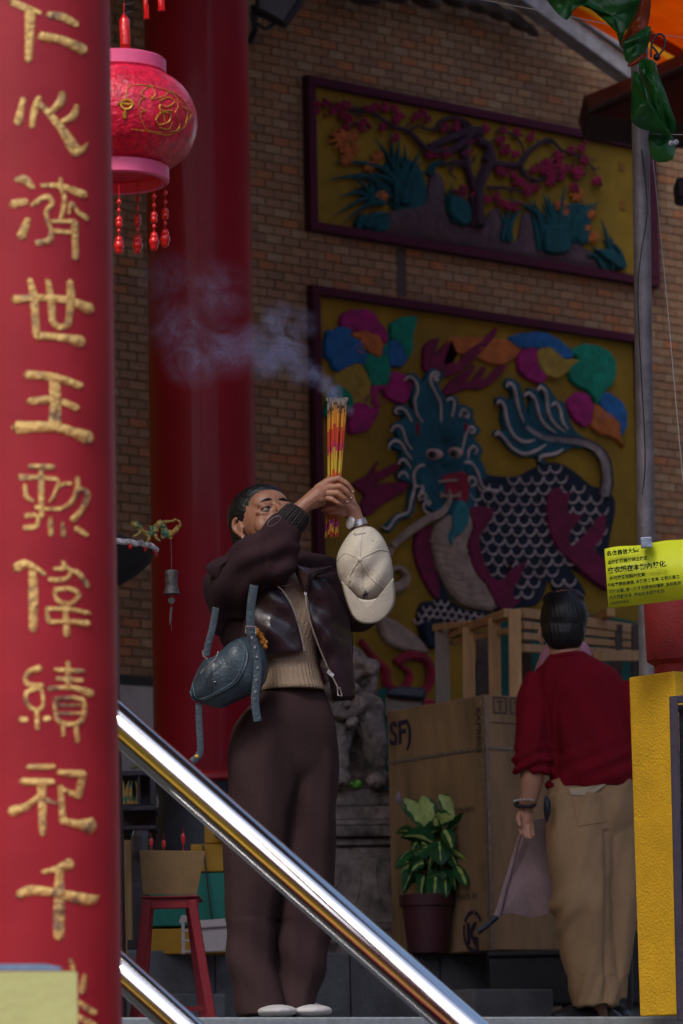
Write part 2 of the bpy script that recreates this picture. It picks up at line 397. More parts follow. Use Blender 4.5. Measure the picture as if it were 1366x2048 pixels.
clumps = [(E([(730, 980)])[0], 22, E([(180, 660), (140, 800), (330, 780), (520, 460), (640, 400), (720, 440), (760, 520), (900, 540), (810, 610), (860, 650), (900, 660), (940, 720), (400, 660), (560, 700), (600, 590), (690, 560), (780, 640), (640, 640), (700, 700)]), 7),
          (E([(560, 1000)])[0], 18, E([(340, 780), (230, 940), (340, 880), (400, 900), (190, 1090), (270, 1140), (470, 870), (500, 700), (450, 760)]), 5.5),
          (E([(460, 1190)])[0], 22, E([(370, 1110), (430, 1060), (520, 1050), (580, 1060), (620, 1080), (360, 1190)]), 8),
          (E([(1180, 1140)])[0], 14, E([(1060, 860), (1110, 880), (1160, 880), (1130, 830), (1200, 960), (1240, 1060), (1060, 960)]), 6),
          (E([(960, 760)])[0], 6, E([(1040, 660), (1130, 700), (1060, 640), (1200, 690)]), 4),
          (G([(320, 960)])[0], 10, G([(270, 770), (300, 760), (350, 750), (390, 750), (430, 740), (370, 770)]), 6),
          (G([(610, 1020)])[0], 26, G([(320, 670), (500, 670), (460, 680), (560, 620), (600, 640), (640, 680), (720, 580), (520, 730), (480, 750), (700, 720), (560, 700)]), 7),
          (G([(800, 960)])[0], 22, G([(960, 690), (900, 700), (780, 700), (740, 720), (940, 730), (840, 730), (810, 720)]), 7),
          (G([(1040, 1150)])[0], 26, G([(900, 1000), (960, 950), (1000, 960), (1040, 980), (1090, 1010), (1130, 1150), (1100, 1060), (860, 1060), (940, 1020), (1060, 1100), (960, 800), (1030, 920)]), 6)]
for i, (c, sprd, tips, wd) in enumerate(clumps): blades(b, (c[0], c[1], sprd), tips, wd, i)
relief(b, E([(600, 640), (760, 640), (880, 760), (900, 1010), (640, 1050), (560, 800)]), .012, round_=.004); relief(b, G([(680, 760), (720, 720), (840, 740), (850, 980), (700, 1000), (690, 1050), (530, 1050), (510, 880)]), .03)
relief(b, E([(350, 1120), (580, 1070), (590, 1230), (350, 1190)]), .03); relief(b, E([(1060, 950), (1200, 980), (1240, 1130), (1180, 1190), (1060, 1100)]), .06)
relief(b, G([(520, 900), (560, 870), (700, 880), (690, 1050), (530, 1050)]), .06); relief(b, G([(880, 1040), (1000, 1040), (1060, 1110), (1070, 1170), (1000, 1150)]), .06)
b.build('grass_leaves', MR['leaf'], mf)
b = MB()
rtube(b, G([(120, 860), (112, 720), (125, 600), (165, 500), (205, 400), (185, 310), (110, 255), (50, 200), (10, 150)]), [19, 15, 13, 13, 12, 10, 8, 6, 4], .05); rtube(b, G([(110, 650), (75, 540), (45, 430), (40, 340), (90, 270)]), [9, 8, 7, 6, 4], .05); rtube(b, G([(80, 860), (90, 740), (60, 640)]), [8, 7, 3], .05)
for pts, r in [(E([(1300, 420), (1150, 560), (950, 560), (800, 420), (640, 360), (500, 260), (330, 240), (200, 210), (40, 200)]), [10, 8, 7, 6, 4.5, 3.5, 3, 2, 1.2]),
               (E([(960, 540), (1100, 480), (1250, 420), (1366, 420)]), [7, 8, 10, 14]), (E([(1000, 420), (1040, 340), (1150, 300), (1260, 340), (1300, 420)]), [3, 4, 4, 4, 6]),
               (E([(800, 400), (870, 370), (960, 400), (1060, 380), (1160, 460)]), [3, 3, 3, 3, 4]), (E([(500, 270), (400, 220), (330, 240)]), [2.5, 2, 2]), (E([(480, 350), (380, 340), (300, 380)]), [2.5, 2, 1.5]),
               (G([(60, 440), (30, 380), (0, 360)]), [8, 6, 5]), (G([(190, 430), (300, 440), (400, 440), (450, 370), (540, 300), (620, 270), (690, 340), (780, 370), (860, 420), (920, 470), (960, 460)]), [8, 7, 6, 5, 4.5, 4, 3.5, 3, 2.5, 2, 1]),
               (G([(400, 440), (450, 520), (540, 550), (580, 520)]), [5, 4.5, 4, 2]), (G([(190, 600), (300, 600), (420, 630)]), [4, 3.5, 2]), (G([(240, 220), (330, 220), (420, 300), (440, 370)]), [2, 3, 3, 3]),
               (G([(170, 420), (190, 330), (120, 280)]), [9, 8, 7]), (G([(60, 440), (-20, 420), (-60, 480)]), [5, 3, 2]), (G([(900, 460), (930, 520), (940, 550)]), [2, 1.5, 1]), (E([(1250, 700), (1150, 660), (1060, 680)]), [3, 2.5, 2]), (E([(1180, 800), (1120, 720), (1250, 640)]), [2, 2, 2.5])]:
    rtube(b, pts, r, .05)
rt = random.Random(77)
for x, y in E([(200, 215), (330, 245), (420, 280), (520, 300), (640, 350), (760, 400), (860, 470), (950, 540), (1040, 500), (1100, 350), (1200, 330), (1260, 430), (1150, 620)])+G([(250, 430), (330, 440), (420, 440), (470, 360), (560, 290), (640, 290), (700, 340), (780, 370), (860, 420), (430, 500), (540, 550), (240, 600), (340, 610), (200, 300), (300, 220), (380, 250), (30, 330), (150, 520), (100, 420)])*2:
    t = rt.uniform(0, 6.28); l = rt.uniform(12, 26); c_ = rt.uniform(-8, 8); rtube(b, [(x, y), (x+math.cos(t)*l*.5+c_*.5, y+math.sin(t)*l*.4-c_*.5), (x+math.cos(t)*l+c_, y+math.sin(t)*l*.8)], [2.4, 1.8, .7], .045, 3, 5)
b.build('tree', MR['trunk'], mf)
b = MB(); rr = random.Random(3)
bl = E([(50, 190), (50, 250), (120, 185), (180, 250), (230, 210), (290, 200), (260, 280), (310, 310), (290, 380), (430, 330), (420, 380), (460, 230), (520, 220), (600, 220), (680, 230), (720, 290), (690, 320), (580, 380), (690, 460), (850, 290), (900, 270), (950, 310), (960, 600), (1020, 600), (1080, 580), (1085, 380), (1170, 375), (1265, 480), (1265, 590), (1230, 880), (1220, 920), (1330, 920)]) + \
     G([(180, 200), (300, 210), (390, 220), (480, 260), (270, 280), (320, 330), (380, 370), (290, 350), (270, 480), (300, 500), (370, 520), (410, 560), (470, 600), (460, 640), (520, 600), (190, 680), (250, 660), (330, 720), (280, 700), (370, 730), (50, 360), (500, 480), (560, 440), (600, 430), (600, 490), (640, 470), (640, 520), (680, 440), (700, 490), (660, 370), (730, 460), (610, 560), (690, 390), (760, 340), (830, 330), (770, 480), (820, 480), (800, 520), (780, 600), (850, 410), (940, 550), (920, 560), (700, 530), (560, 480)])
for x, y in bl:
    R_ = rr.uniform(7.5, 11)
    b.ell(WP(x+rr.uniform(-16, 16), y+rr.uniform(-12, 12), .05), (R_*.5*WY/F, .02, R_*.45*WY/F), n=7, m=5)
    for k in range(5):
        a_ = k*1.2566+rr.random(); b.ell(WP(x+math.cos(a_)*R_*.5, y+math.sin(a_)*R_*.55, .055), (R_*.55*WY/F, .012, R_*.5*WY/F), n=7, m=5)
T(b.build('blossoms', MR['blossom'], mf), kind='stuff')
for x, y, R_ in E([(250, 480, 100), (330, 560, 80), (340, 450, 60), (300, 640, 60), (540, 620, 50), (480, 700, 45), (580, 940, 55), (240, 440, 60)])+G([(610, 840, 45), (690, 720, 50), (800, 650, 60), (890, 780, 45), (910, 940, 50), (720, 770, 30), (870, 880, 25)]):
    R_ = R_/3.7; b = MB()
    for k in range(9):
        a_ = k*.7+rr.random()*.3; rtube(b, [(x, y), (x+math.cos(a_)*R_*.6, y+math.sin(a_)*R_*.6-2), (x+math.cos(a_)*R_, y+math.sin(a_)*R_)], [1.5, 3.4, .6], .045, 3, 5)
    b.build('lily', MR['orange'], mf)
for x, y in ((1238, 335), (1240, 412)): b = MB(); relief(b, [(x-6, y-9), (x+6, y-7), (x+6, y+10), (x-6, y+8)], .006, .018, smoothp=False, round_=.002); b.build('seal_mark', M('seal_paint', (.22, .09, .01), .9), mf)

ml = mural('beast_mural', FR2, 'large framed relief mural of a scaled teal lion beast under coloured clouds')
K = lambda pts: CR(590, 560, 1.760, pts)
A_ = lambda pts: CR(740, 720, 5.254, pts)
Q = lambda pts: CR(620, 600, 5.692, pts)
Tt = lambda pts: CR(960, 740, 4.553, pts)
L_ = lambda pts: CR(740, 1000, 2.732, pts)
def cloud(colr, pts, th=.05, sw=None):
    b = MB(); q0 = smooth_poly(pts, 5); n0 = len(q0); ccx = sum(p[0] for p in pts)/len(pts); ccy = sum(p[1] for p in pts)/len(pts); al = 0; q1 = []
    for i in range(n0):
        x, y = q0[i]; al += math.hypot(x-q0[i-1][0], y-q0[i-1][1]); l = math.hypot(x-ccx, y-ccy) or 1; a_ = 2.2*abs(math.sin(al*math.pi/24)); q1.append((x+(x-ccx)/l*a_, y+(y-ccy)/l*a_))
    relief(b, q1, th*.55, .018, 1, round_=.008)
    cx = sum(p[0] for p in pts)/len(pts); cy = sum(p[1] for p in pts)/len(pts)
    if sw is None: sw = 16
    if sw: rtube(b, [(cx+math.cos(t*.9)*sw*(1-t/9), cy+math.sin(t*.9)*sw*(1-t/9)) for t in range(8)], 1.6, .018+th*.5, 3, 5)
    for k in range(3): t0 = k*2.1+cx; rtube(b, [(cx+math.cos(t0+j*.35)*(sw+7), cy+math.sin(t0+j*.35)*(sw+6)) for j in range(5)], [.8, 1.5, 1.6, 1.4, .6], .018+th*.5, 3, 5)
    b.build('cloud', MR[colr], ml)
cloud('magenta', Q([(300, 230), (370, 150), (500, 125), (650, 145), (740, 260), (820, 370), (830, 470), (790, 520), (740, 440), (560, 370), (430, 370), (320, 310)]), .05)
cloud('blue', Q([(140, 390), (230, 360), (340, 315), (440, 380), (400, 420), (520, 470), (570, 560), (590, 680), (560, 740), (440, 740), (290, 820), (210, 780), (190, 710), (130, 640)]), .055, 20)
cloud('orange', Q([(400, 420), (520, 370), (640, 390), (740, 440), (770, 540), (745, 655), (640, 620), (570, 560), (520, 470)]), .06, 12)
cloud('green', Q([(870, 320), (900, 270), (1010, 215), (1165, 215), (1120, 420), (1125, 560), (1060, 680), (980, 520), (880, 440)]), .05, 16)
cloud('blue', Q([(850, 520), (900, 475), (970, 500), (1010, 600), (1050, 680), (990, 760), (860, 760), (830, 620)]), .06, 10)
cloud('green', Q([(590, 660), (650, 640), (745, 655), (775, 560), (850, 490), (830, 620), (860, 760), (840, 960), (660, 975), (600, 820), (570, 740)]), .05, 14)
cloud('olive', Q([(340, 790), (450, 735), (560, 760), (620, 900), (650, 990), (680, 1240), (560, 1190), (430, 1180), (400, 1060), (270, 980), (230, 870)]), .04, 16)
cloud('magenta', Q([(860, 850), (1000, 850), (1100, 960), (1100, 1040), (1040, 1180), (960, 1190), (830, 1130), (780, 1060), (730, 1070), (740, 1230), (720, 1320), (620, 1480), (470, 1530), (400, 1500), (400, 1300), (470, 1190), (600, 1190), (680, 1240), (640, 1080), (660, 990), (830, 970)]), .05, 12)
cloud('green', Q([(180, 1100), (250, 1010), (340, 1010), (440, 1130), (400, 1260), (200, 1350), (130, 1300)]), .045, 10)
cloud('orange', K([(530, 210), (600, 205), (680, 210), (760, 220), (780, 250), (740, 290), (690, 300), (620, 275), (540, 250)]), .04, 10)
cloud('blue', K([(740, 210), (800, 190), (880, 195), (950, 245), (960, 275), (920, 280), (860, 245), (780, 245)]), .05, 0)
cloud('magenta', K([(770, 270), (800, 245), (840, 250), (850, 300), (870, 350), (840, 365), (780, 330)]), .05, 8)
cloud('olive', K([(835, 260), (880, 240), (930, 280), (980, 285), (950, 320), (900, 350), (850, 320)]), .055, 12)
cloud('green', K([(960, 260), (1000, 232), (1070, 245), (1110, 290), (1105, 360), (1070, 400), (1045, 440), (1020, 400), (960, 360), (950, 310), (980, 285)]), .055, 20)
cloud('magenta', K([(945, 440), (970, 405), (1010, 405), (1035, 450), (1030, 500), (1000, 518), (960, 480)]), .05, 8)
cloud('blue', K([(1055, 420), (1080, 400), (1130, 430), (1150, 470), (1150, 520), (1130, 550), (1120, 500), (1070, 460)]), .05, 10)
cloud('orange', K([(1030, 460), (1045, 440), (1070, 460), (1120, 500), (1130, 560), (1140, 590), (1110, 560), (1080, 550), (1030, 520)]), .05, 10)
# flames
def flame(pts, th=.022): 
    b = MB(); relief(b, pts, th, .019, 3, round_=.006); b.build('flame', MR['maroon'], ml)
flame(K([(440, 322), (436, 270), (442, 235), (465, 215), (493, 207), (488, 235), (476, 268), (500, 245), (536, 214), (532, 240), (518, 270), (512, 298), (540, 285), (555, 255), (548, 290), (562, 300), (585, 255), (625, 225), (660, 200), (697, 170), (693, 200), (668, 232), (640, 262), (612, 290), (590, 312), (560, 332), (530, 345), (490, 340)]))
flame(K([(508, 408), (514, 382), (540, 355), (575, 332), (600, 316), (618, 300), (620, 318), (602, 345), (592, 368), (614, 352), (634, 322), (656, 307), (656, 328), (640, 354), (664, 345), (692, 316), (727, 298), (722, 322), (692, 356), (664, 378), (630, 390), (600, 387), (560, 398), (532, 408)]), .02)
flame(K([(190, 720), (240, 690), (280, 640), (270, 680), (360, 640), (350, 670), (270, 720), (320, 715), (385, 715), (370, 750), (300, 790), (240, 835), (215, 800), (230, 760)]))
flame(L_([(225, 200), (250, 160), (330, 150), (312, 260), (340, 400), (390, 520), (340, 545), (270, 440), (220, 300)]))
flame(L_([(500, 60), (560, 40), (640, 60), (600, 160), (560, 230), (600, 370), (650, 440), (700, 430), (740, 340), (720, 400), (820, 340), (780, 440), (740, 520), (780, 560), (700, 620), (640, 560), (600, 470), (540, 400), (500, 260), (530, 150)]), .046)
flame(L_([(940, -30), (1010, -60), (1010, -20), (1060, -40), (1040, 60), (1080, 80), (1120, 100), (1060, 180), (1060, 250), (1110, 230), (1240, 80), (1240, 200), (1190, 280), (1270, 360), (1280, 500), (1160, 430), (1060, 340), (980, 260), (930, 120)]), .046)
# ribbon
b = MB()
rtube(b, A_([(830, 1360), (840, 1460), (760, 1600), (600, 1680), (420, 1800), (230, 1960)]), [2, 5, 8, 9, 9, 8], .06)
rtube(b, [(786, 1092), (768, 1120), (762, 1150), (780, 1175), (805, 1170), (812, 1150), (795, 1135), (778, 1145)], [9, 9, 10, 11, 11, 9, 6, 4], .04)
relief(b, L_([(20, 640), (100, 660), (160, 700), (240, 760), (290, 840), (180, 830), (80, 790), (30, 720)]), .04)
b.build('ribbon', MR['beige'], ml)
b = MB(); rtube(b, [(722, 1280), (735, 1300), (752, 1320), (770, 1340), (775, 1370), (800, 1385), (820, 1350), (800, 1330)], [6, 7, 8, 10, 11, 11, 8, 5], .04)
rtube(b, [(790, 1325), (820, 1310), (850, 1318), (862, 1345), (855, 1375), (830, 1400), (870, 1410)], [8, 10, 10, 10, 10, 10, 10], .045); b.build('knotted_ribbon', MR['red'], ml)
# body
from mathutils.geometry import intersect_point_tri_2d
def pin(x, y, poly):
    c = False; n = len(poly)
    for i in range(n):
        (x1, y1), (x2, y2) = poly[i][:2], poly[i-1][:2]
        if (y1 > y) != (y2 > y) and x < (x2-x1)*(y-y1)/(y2-y1)+x1: c = not c
    return c
body = [(925, 990), (948, 950), (972, 952), (1004, 955), (1032, 953), (1059, 938), (1092, 927), (1118, 931), (1142, 946), (1175, 973), (1206, 982), (1222, 1010), (1212, 1070), (1200, 1120), (1160, 1150), (1124, 1128), (1150, 1165), (1160, 1195), (1106, 1190), (1091, 1157), (1072, 1205), (1033, 1218), (978, 1222), (940, 1150), (920, 1080)]
leg = L_([(340, 390), (400, 520), (460, 580), (560, 610), (650, 620), (600, 665), (430, 690), (360, 660), (340, 680), (250, 690), (238, 620), (270, 560), (345, 550), (350, 480)])
b = MB(); relief(b, body, .028, .018, round_=.006); relief(b, leg, .026, .018, round_=.006); bodyo = b.build('body', MR['navy'], ml)
b = MB()
sp_ = 24
for poly in (body, leg):
    x0 = min(p[0] for p in poly); x1 = max(p[0] for p in poly); y0 = min(p[1] for p in poly); y1 = max(p[1] for p in poly)
    s_ = sp_ if poly is body else 15
    for r in range(int((y1-y0)/(s_*.86))+2):
        for c in range(int((x1-x0)/s_)+2):
            x = x0+(c+(.5 if r % 2 else 0))*s_+rr.uniform(-1, 1)-r*.8; y = y0+r*s_*.86+math.sin(x*.02)*6+(x-x0)*.06
            h = s_*.5
            if pin(x, y-h*.4, poly) and pin(x-h*.7, y, poly) and pin(x+h*.7, y, poly) and pin(x, y+h*.7, poly):
                rtube(b, [(x-h, y-h*.5), (x-h*.75, y+h*.35), (x, y+h*.75), (x+h*.75, y+h*.35), (x+h, y-h*.5)], [1.4, 1.8, 2.0, 1.8, 1.4], .049, 2, 5)
T(b.build('scales', MR['white'], bodyo), kind='stuff')
b = MB(); relief(b, L_([(255, 675), (365, 675), (352, 740), (362, 765), (330, 812), (280, 812), (250, 740)]), .06); b.build('hoof', MR['navy'], ml)
b = MB(); relief(b, L_([(320, 160), (410, 80), (500, 70), (530, 150), (497, 260), (540, 390), (600, 470), (650, 560), (640, 605), (560, 600), (470, 570), (400, 500), (345, 400), (312, 260)]), .048, .018, round_=.02)
for i in range(9):
    y = 230+i*38; x0 = 325+i*14+max(0, i-4)*16; x1 = 495+i*6+max(0, i-3)*22; rtube(b, L_([(x0, y-10), ((x0+x1)/2, y+16), (x1, y)]), 1.6, .066, 3, 5)
b.build('belly', MR['beige'], ml)
# head
b = MB()
relief(b, A_([(430, 560), (380, 480), (380, 330), (400, 240), (350, 200), (360, 150), (430, 160), (500, 240), (520, 200), (560, 130), (610, 95), (680, 120), (730, 170), (700, 230), (660, 260), (720, 380), (760, 440), (790, 390), (860, 400), (880, 480), (940, 480), (1030, 530), (1030, 620), (1060, 690), (1110, 740), (1080, 800), (1030, 830), (1100, 900), (1130, 980), (1100, 1050), (1140, 1120), (1170, 1260), (1060, 1300), (1060, 1500), (980, 1600), (800, 1640), (640, 1620), (540, 1560), (460, 1440), (430, 1330), (410, 1600), (330, 1680), (260, 1690), (200, 1780), (140, 1820), (80, 1770), (160, 1700), (240, 1620), (340, 1590), (360, 1400), (370, 1310), (260, 1270), (240, 1200), (300, 1140), (260, 1080), (270, 980), (190, 940), (155, 880), (190, 820), (250, 830), (190, 740), (200, 670), (270, 650), (310, 600), (230, 590), (215, 520), (260, 480), (340, 490)]), .034, .018, 2, round_=.006)
for c in E([]) or [(640, 930, 95, 60), (880, 910, 80, 55), (760, 1060, 110, 70), (500, 1250, 70, 90), (1010, 1150, 60, 80), (760, 780, 180, 90)]:
    x, y = A_([c])[0][:2]; b.ell(WP(x, y, .048), (c[2]/5.254*WY/F, .018, c[3]/5.254*WY/F))
heado = b.build('head', MR['teal'], ml)
b = MB(); swirls = [[(360, 215), (420, 175), (480, 230), (500, 320), (470, 430), (490, 560), (550, 650)], [(720, 200), (690, 215), (680, 180), (720, 160), (700, 130), (650, 150), (635, 230), (690, 350), (740, 460), (745, 650)],
    [(290, 570), (260, 540), (300, 505), (370, 530), (440, 650)], [(225, 760), (240, 710), (290, 690), (340, 730), (380, 860), (440, 940)], [(200, 940), (210, 880), (270, 850), (330, 880), (380, 970), (440, 1045)], [(300, 1100), (320, 1055), (370, 1055), (430, 1140)],
    [(300, 1240), (320, 1190), (370, 1190), (400, 1240)], [(805, 430), (850, 405), (885, 460), (860, 600)], [(945, 600), (955, 540), (1000, 525), (1035, 580), (1010, 610), (985, 580)], [(1050, 740), (1070, 770), (1100, 740), (1070, 705), (1020, 740), (960, 980)],
    [(1100, 990), (1125, 950), (1090, 910), (1040, 950), (1030, 1040)], [(570, 1105), (510, 1120), (460, 1200), (470, 1330), (430, 1480), (400, 1600), (280, 1650), (190, 1770), (120, 1750)], [(990, 1080), (1060, 1080), (1130, 1180), (1180, 1330), (1280, 1370), (1366, 1370)],
    [(480, 1330), (540, 1320), (550, 1370), (520, 1390)], [(530, 1480), (510, 1430), (560, 1400), (590, 1440), (550, 1460)], [(600, 1530), (630, 1500), (600, 1480), (560, 1530), (580, 1590), (650, 1620)], [(1040, 1290), (1040, 1240), (1090, 1240), (1110, 1300), (1060, 1330)]]
for s_ in swirls: rtube(b, A_([p for p in s_]), [2.2]+[3.0]*(len(s_)-2)+[2.0], .055, 4, 6)
tl = [[(150, 310), (180, 285), (220, 330), (250, 480), (310, 600), (400, 655), (500, 635)], [(240, 160), (260, 120), (310, 160), (350, 350), (400, 480)], [(405, 240), (440, 210), (500, 270), (540, 420), (600, 510), (690, 570)], [(525, 190), (550, 155), (600, 210), (620, 380), (680, 490), (770, 560)], [(650, 330), (690, 300), (730, 370), (750, 470), (800, 540)], [(140, 600), (165, 570), (220, 620), (290, 710), (400, 765), (500, 740), (600, 680)], [(540, 830), (560, 785), (680, 765), (760, 720)]]
for s_ in tl: rtube(b, Tt(s_), [2.5]+[3.6]*(len(s_)-2)+[1.5], .052, 4, 6)
b.build('curls', MR['white'], heado)
b = MB(); relief(b, Tt([(490, 640), (540, 620), (420, 500), (400, 380), (420, 300), (390, 220), (400, 170), (470, 190), (540, 300), (500, 180), (500, 130), (560, 140), (620, 220), (660, 280), (720, 300), (760, 420), (820, 560), (1000, 680), (960, 720), (800, 720), (650, 800), (540, 800), (560, 870), (500, 870), (480, 800), (340, 800), (220, 720), (160, 640), (90, 600), (110, 550), (180, 560), (150, 450), (160, 330), (110, 310), (110, 260), (170, 250), (240, 280), (240, 200), (190, 160), (200, 90), (260, 90), (330, 150), (370, 320), (420, 460), (560, 600)]), .028, .018, 2, round_=.006); b.build('tail', MR['teal'], ml)
b = MB(); tp = Tt([(400, 490), (480, 560), (600, 620), (760, 640), (920, 660), (1040, 710), (1120, 800), (1150, 920), (1150, 1050), (1120, 1160)]); rtube(b, tp, [3, 6, 9, 11, 12, 12, 13, 14, 15, 12], .025, 4, 8); b.build('tail_stem', MR['navy'], ml)
b = MB(); q_ = smooth_poly(tp, 5, False)
for i in range(2, len(q_)-2, 1):
    x, y = q_[i]; dx, dy = q_[i+1][0]-q_[i-1][0], q_[i+1][1]-q_[i-1][1]; l = math.hypot(dx, dy); wv = 3+7*i/len(q_); nx, ny = -dy/l*wv, dx/l*wv
    rtube(b, [(x-nx, y-ny), (x+dx/l*4, y+dy/l*4), (x+nx*.9, y+ny*.9)], [1.3, 1.6, 1.3], .068, 2, 5)
T(b.build('tail_rings', MR['white'], ml), kind='stuff')
m_eyep = M('eye_paint', (.50, .32, .30), .8)
for c, d in (((650, 990, 60, 46), (655, 990, 30, 36)), ((880, 975, 50, 46), (882, 978, 27, 34))):
    b = MB(); x, y = A_([c])[0][:2]; b.ell(WP(x, y, .055), (c[2]/5.254*WY/F/.7*1.4, .03, c[3]/5.254*WY/F*1.3)); eo = b.build('eye', m_eyep, heado)
    b = MB(); x, y = A_([d])[0][:2]; b.ell(WP(x, y, .080), (d[2]/5.254*WY/F/.7*1.1, .015, d[3]/5.254*WY/F*1.1)); b.build('pupil', m_black, heado)
b = MB(); relief(b, A_([(690, 1220), (970, 1180), (990, 1330), (970, 1500), (880, 1530), (800, 1480), (730, 1510), (720, 1330)]), .040, .018); b.build('mouth', MR['red'], heado)
for x in (440, 945): b = MB(); relief(b, A_([(x-25, 680), (x+25, 690), (x+20, 820), (x-10, 800)]), .042); b.build('ear', MR['red'], heado)
b = MB(); rtube(b, A_([(720, 1280), (800, 1270), (920, 1265)]), 2.6, .062); rtube(b, A_([(745, 1420), (840, 1435), (935, 1420)]), 2.8, .062)
for c in ((745, 1400), (745, 1440), (940, 1400), (940, 1440)): b.ell(WP(*A_([c])[0][:2], .062), .010)
b.build('teeth', MR['beige'], ml)
b = MB(); relief(b, A_([(860, 1480), (960, 1560), (960, 1720), (900, 1830), (800, 1900), (790, 1970), (760, 1960), (730, 1860), (770, 1780), (780, 1640)]), .06, .018); b.build('tongue', MR['lteal'], ml)
b = MB()
relief(b, [(742, 1390), (770, 1372), (800, 1420), (830, 1500), (820, 1620), (700, 1620), (700, 1420)], .03); relief(b, [(985, 1250), (1240, 1240), (1290, 1300), (1290, 1500), (960, 1500)], .03); b.build('green_ground', M('relief_deep_green', (.0, .07, .06), .9, var=.4, vs=5), ml)
# ------------------------------------------------------------------ roofs and the street around
m_roof = M('roof_boards', (.16, .10, .08), .8, var=.3, vs=4)
m_shop = M('shop_plaster', (.22, .17, .16), .85, var=.2, vs=2)
m_glass = M('dark_glass', (.03, .04, .05), .15, var=.1)
rf = thing('temple_roof', (0, 18, 6.9), 'broad dark boarded roof over the terrace with a front canopy added to block sky', 'roof')
b = MB(); b.bx(-9, 1.1, 13.601, 30, 7.15, 7.35); b.build('roof_deck', m_roof, rf, smooth=False)
b = MB(); b.bx(-9, 3.0, 7.6, 13.6, 7.15, 7.35); b.build('added_canopy', m_roof, rf, smooth=False)  # unseen canopy, added to darken the rail's upper band and cut skylight
for i in range(9):
    b = MB(); b.bx(-8.5+i*1.15, -8.38+i*1.15, 7.0, 29.8, 6.98, 7.148); b.build('rafter', m_brown, rf, smooth=False)
op = thing('shophouse', (0, -13, GZ), 'red painted shophouse across the street facing the temple', 'building')
b = MB(); b.bx(-16, 16, -16, -11, GZ+.003, 7.2); b.build('walls', m_pillar, op, smooth=False)  # this unseen front is red to tint the rail's reflection
for i in (0, 1, 5, 6, 7):
    for k in range(2):
        b = MB(); b.bx(-14+i*3.6, -12.2+i*3.6, -11.001, -10.96, 1.6+k*2.9, 3.2+k*2.9); b.build('window', m_glass, op, smooth=False)
for s, nm in ((-1, 'left'), (1, 'right')):
    h = thing('side_house', (s*13, 4, GZ), 'tall side house closing the %s end of the forecourt' % nm, 'building')
    b = MB(); b.bx(*sorted((s*11.5, s*16)), (-2.6 if s < 0 else 1.0), 34, GZ+.003, (9 if s < 0 else 12)); b.build('walls', m_yellow if s < 0 else m_shop, h, smooth=False)  # yellow on the left house is put in for the rail's reflection
    if s < 0: b = MB(); b.bx(-16, -11.5, -10.9, -2.603, GZ+.003, 9); b.build('red_reflector_wall', m_pillar, h, smooth=False)  # added stretch of unseen wall, red to tint the rail's reflection
    for k in range(5):
        b = MB(); b.bx(*sorted((s*11.5-s*.04, s*11.6)), 5+k*5, 7+k*5, 1.5, 3.4); b.build('window', m_glass, h, smooth=False)

def prism(mb, pts, Y, th, n=None):
    """solid outline at depth Y with real thickness th going back"""
    fr_ = [P(x, y, Y) for x, y in pts]; d = Vector((0, th, 0)) if n is None else Vector(n)*th
    n_ = len(fr_); vs = fr_+[p+d for p in fr_]
    return mb.add(vs, [tuple(range(n_)), tuple(range(2*n_-1, n_-1, -1))]+[(i, (i+1) % n_, n_+(i+1) % n_, n_+i) for i in range(n_)])
# barge board of the gable
bb = thing('barge_board', WP(1140, 80, .3), 'pale weathered barge board slanting across the upper right corner', 'roof trim')
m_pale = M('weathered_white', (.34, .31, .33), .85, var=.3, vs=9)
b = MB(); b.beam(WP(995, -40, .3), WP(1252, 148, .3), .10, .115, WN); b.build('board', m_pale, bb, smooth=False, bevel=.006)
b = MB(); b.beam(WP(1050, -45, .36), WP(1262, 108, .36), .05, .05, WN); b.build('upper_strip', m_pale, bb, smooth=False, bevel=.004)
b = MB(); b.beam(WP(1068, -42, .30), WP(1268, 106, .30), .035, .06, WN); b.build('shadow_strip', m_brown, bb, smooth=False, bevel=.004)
# carved dark beam under the gable
b = MB(); 
for i, (x, y, r) in enumerate([(680, -14, 13), (730, -4, 15), (790, -8, 14), (850, 0, 15), (905, -2, 14), (950, 8, 15), (990, 22, 15), (1030, 40, 14), (1062, 60, 9)]): b.ell(WP(x, y, .14), (r*2.6*WY/F, .1, r*WY/F), rot=Matrix.Rotation(.1*i, 3, 'Y'))
T(b.sculpt('carved_beam', m_brown, None, .03, 2), 'dark carved timber beam along the top of the brick wall', 'beam')
# tiled eave corner at upper right
ev = thing('eave_corner', P(1260, 190, 19.5), 'dark pointed eave corner jutting out behind the grey pole', 'roof')
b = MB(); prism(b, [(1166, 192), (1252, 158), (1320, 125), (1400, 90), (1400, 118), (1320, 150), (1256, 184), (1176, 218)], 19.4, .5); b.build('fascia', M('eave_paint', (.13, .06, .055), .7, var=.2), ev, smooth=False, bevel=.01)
b = MB(); prism(b, [(1176, 219), (1256, 185), (1400, 120), (1400, 250), (1300, 250), (1255, 238), (1178, 230)], 19.5, .5); b.build('soffit', M('eave_dark', (.05, .02, .022), .8), ev, smooth=False)
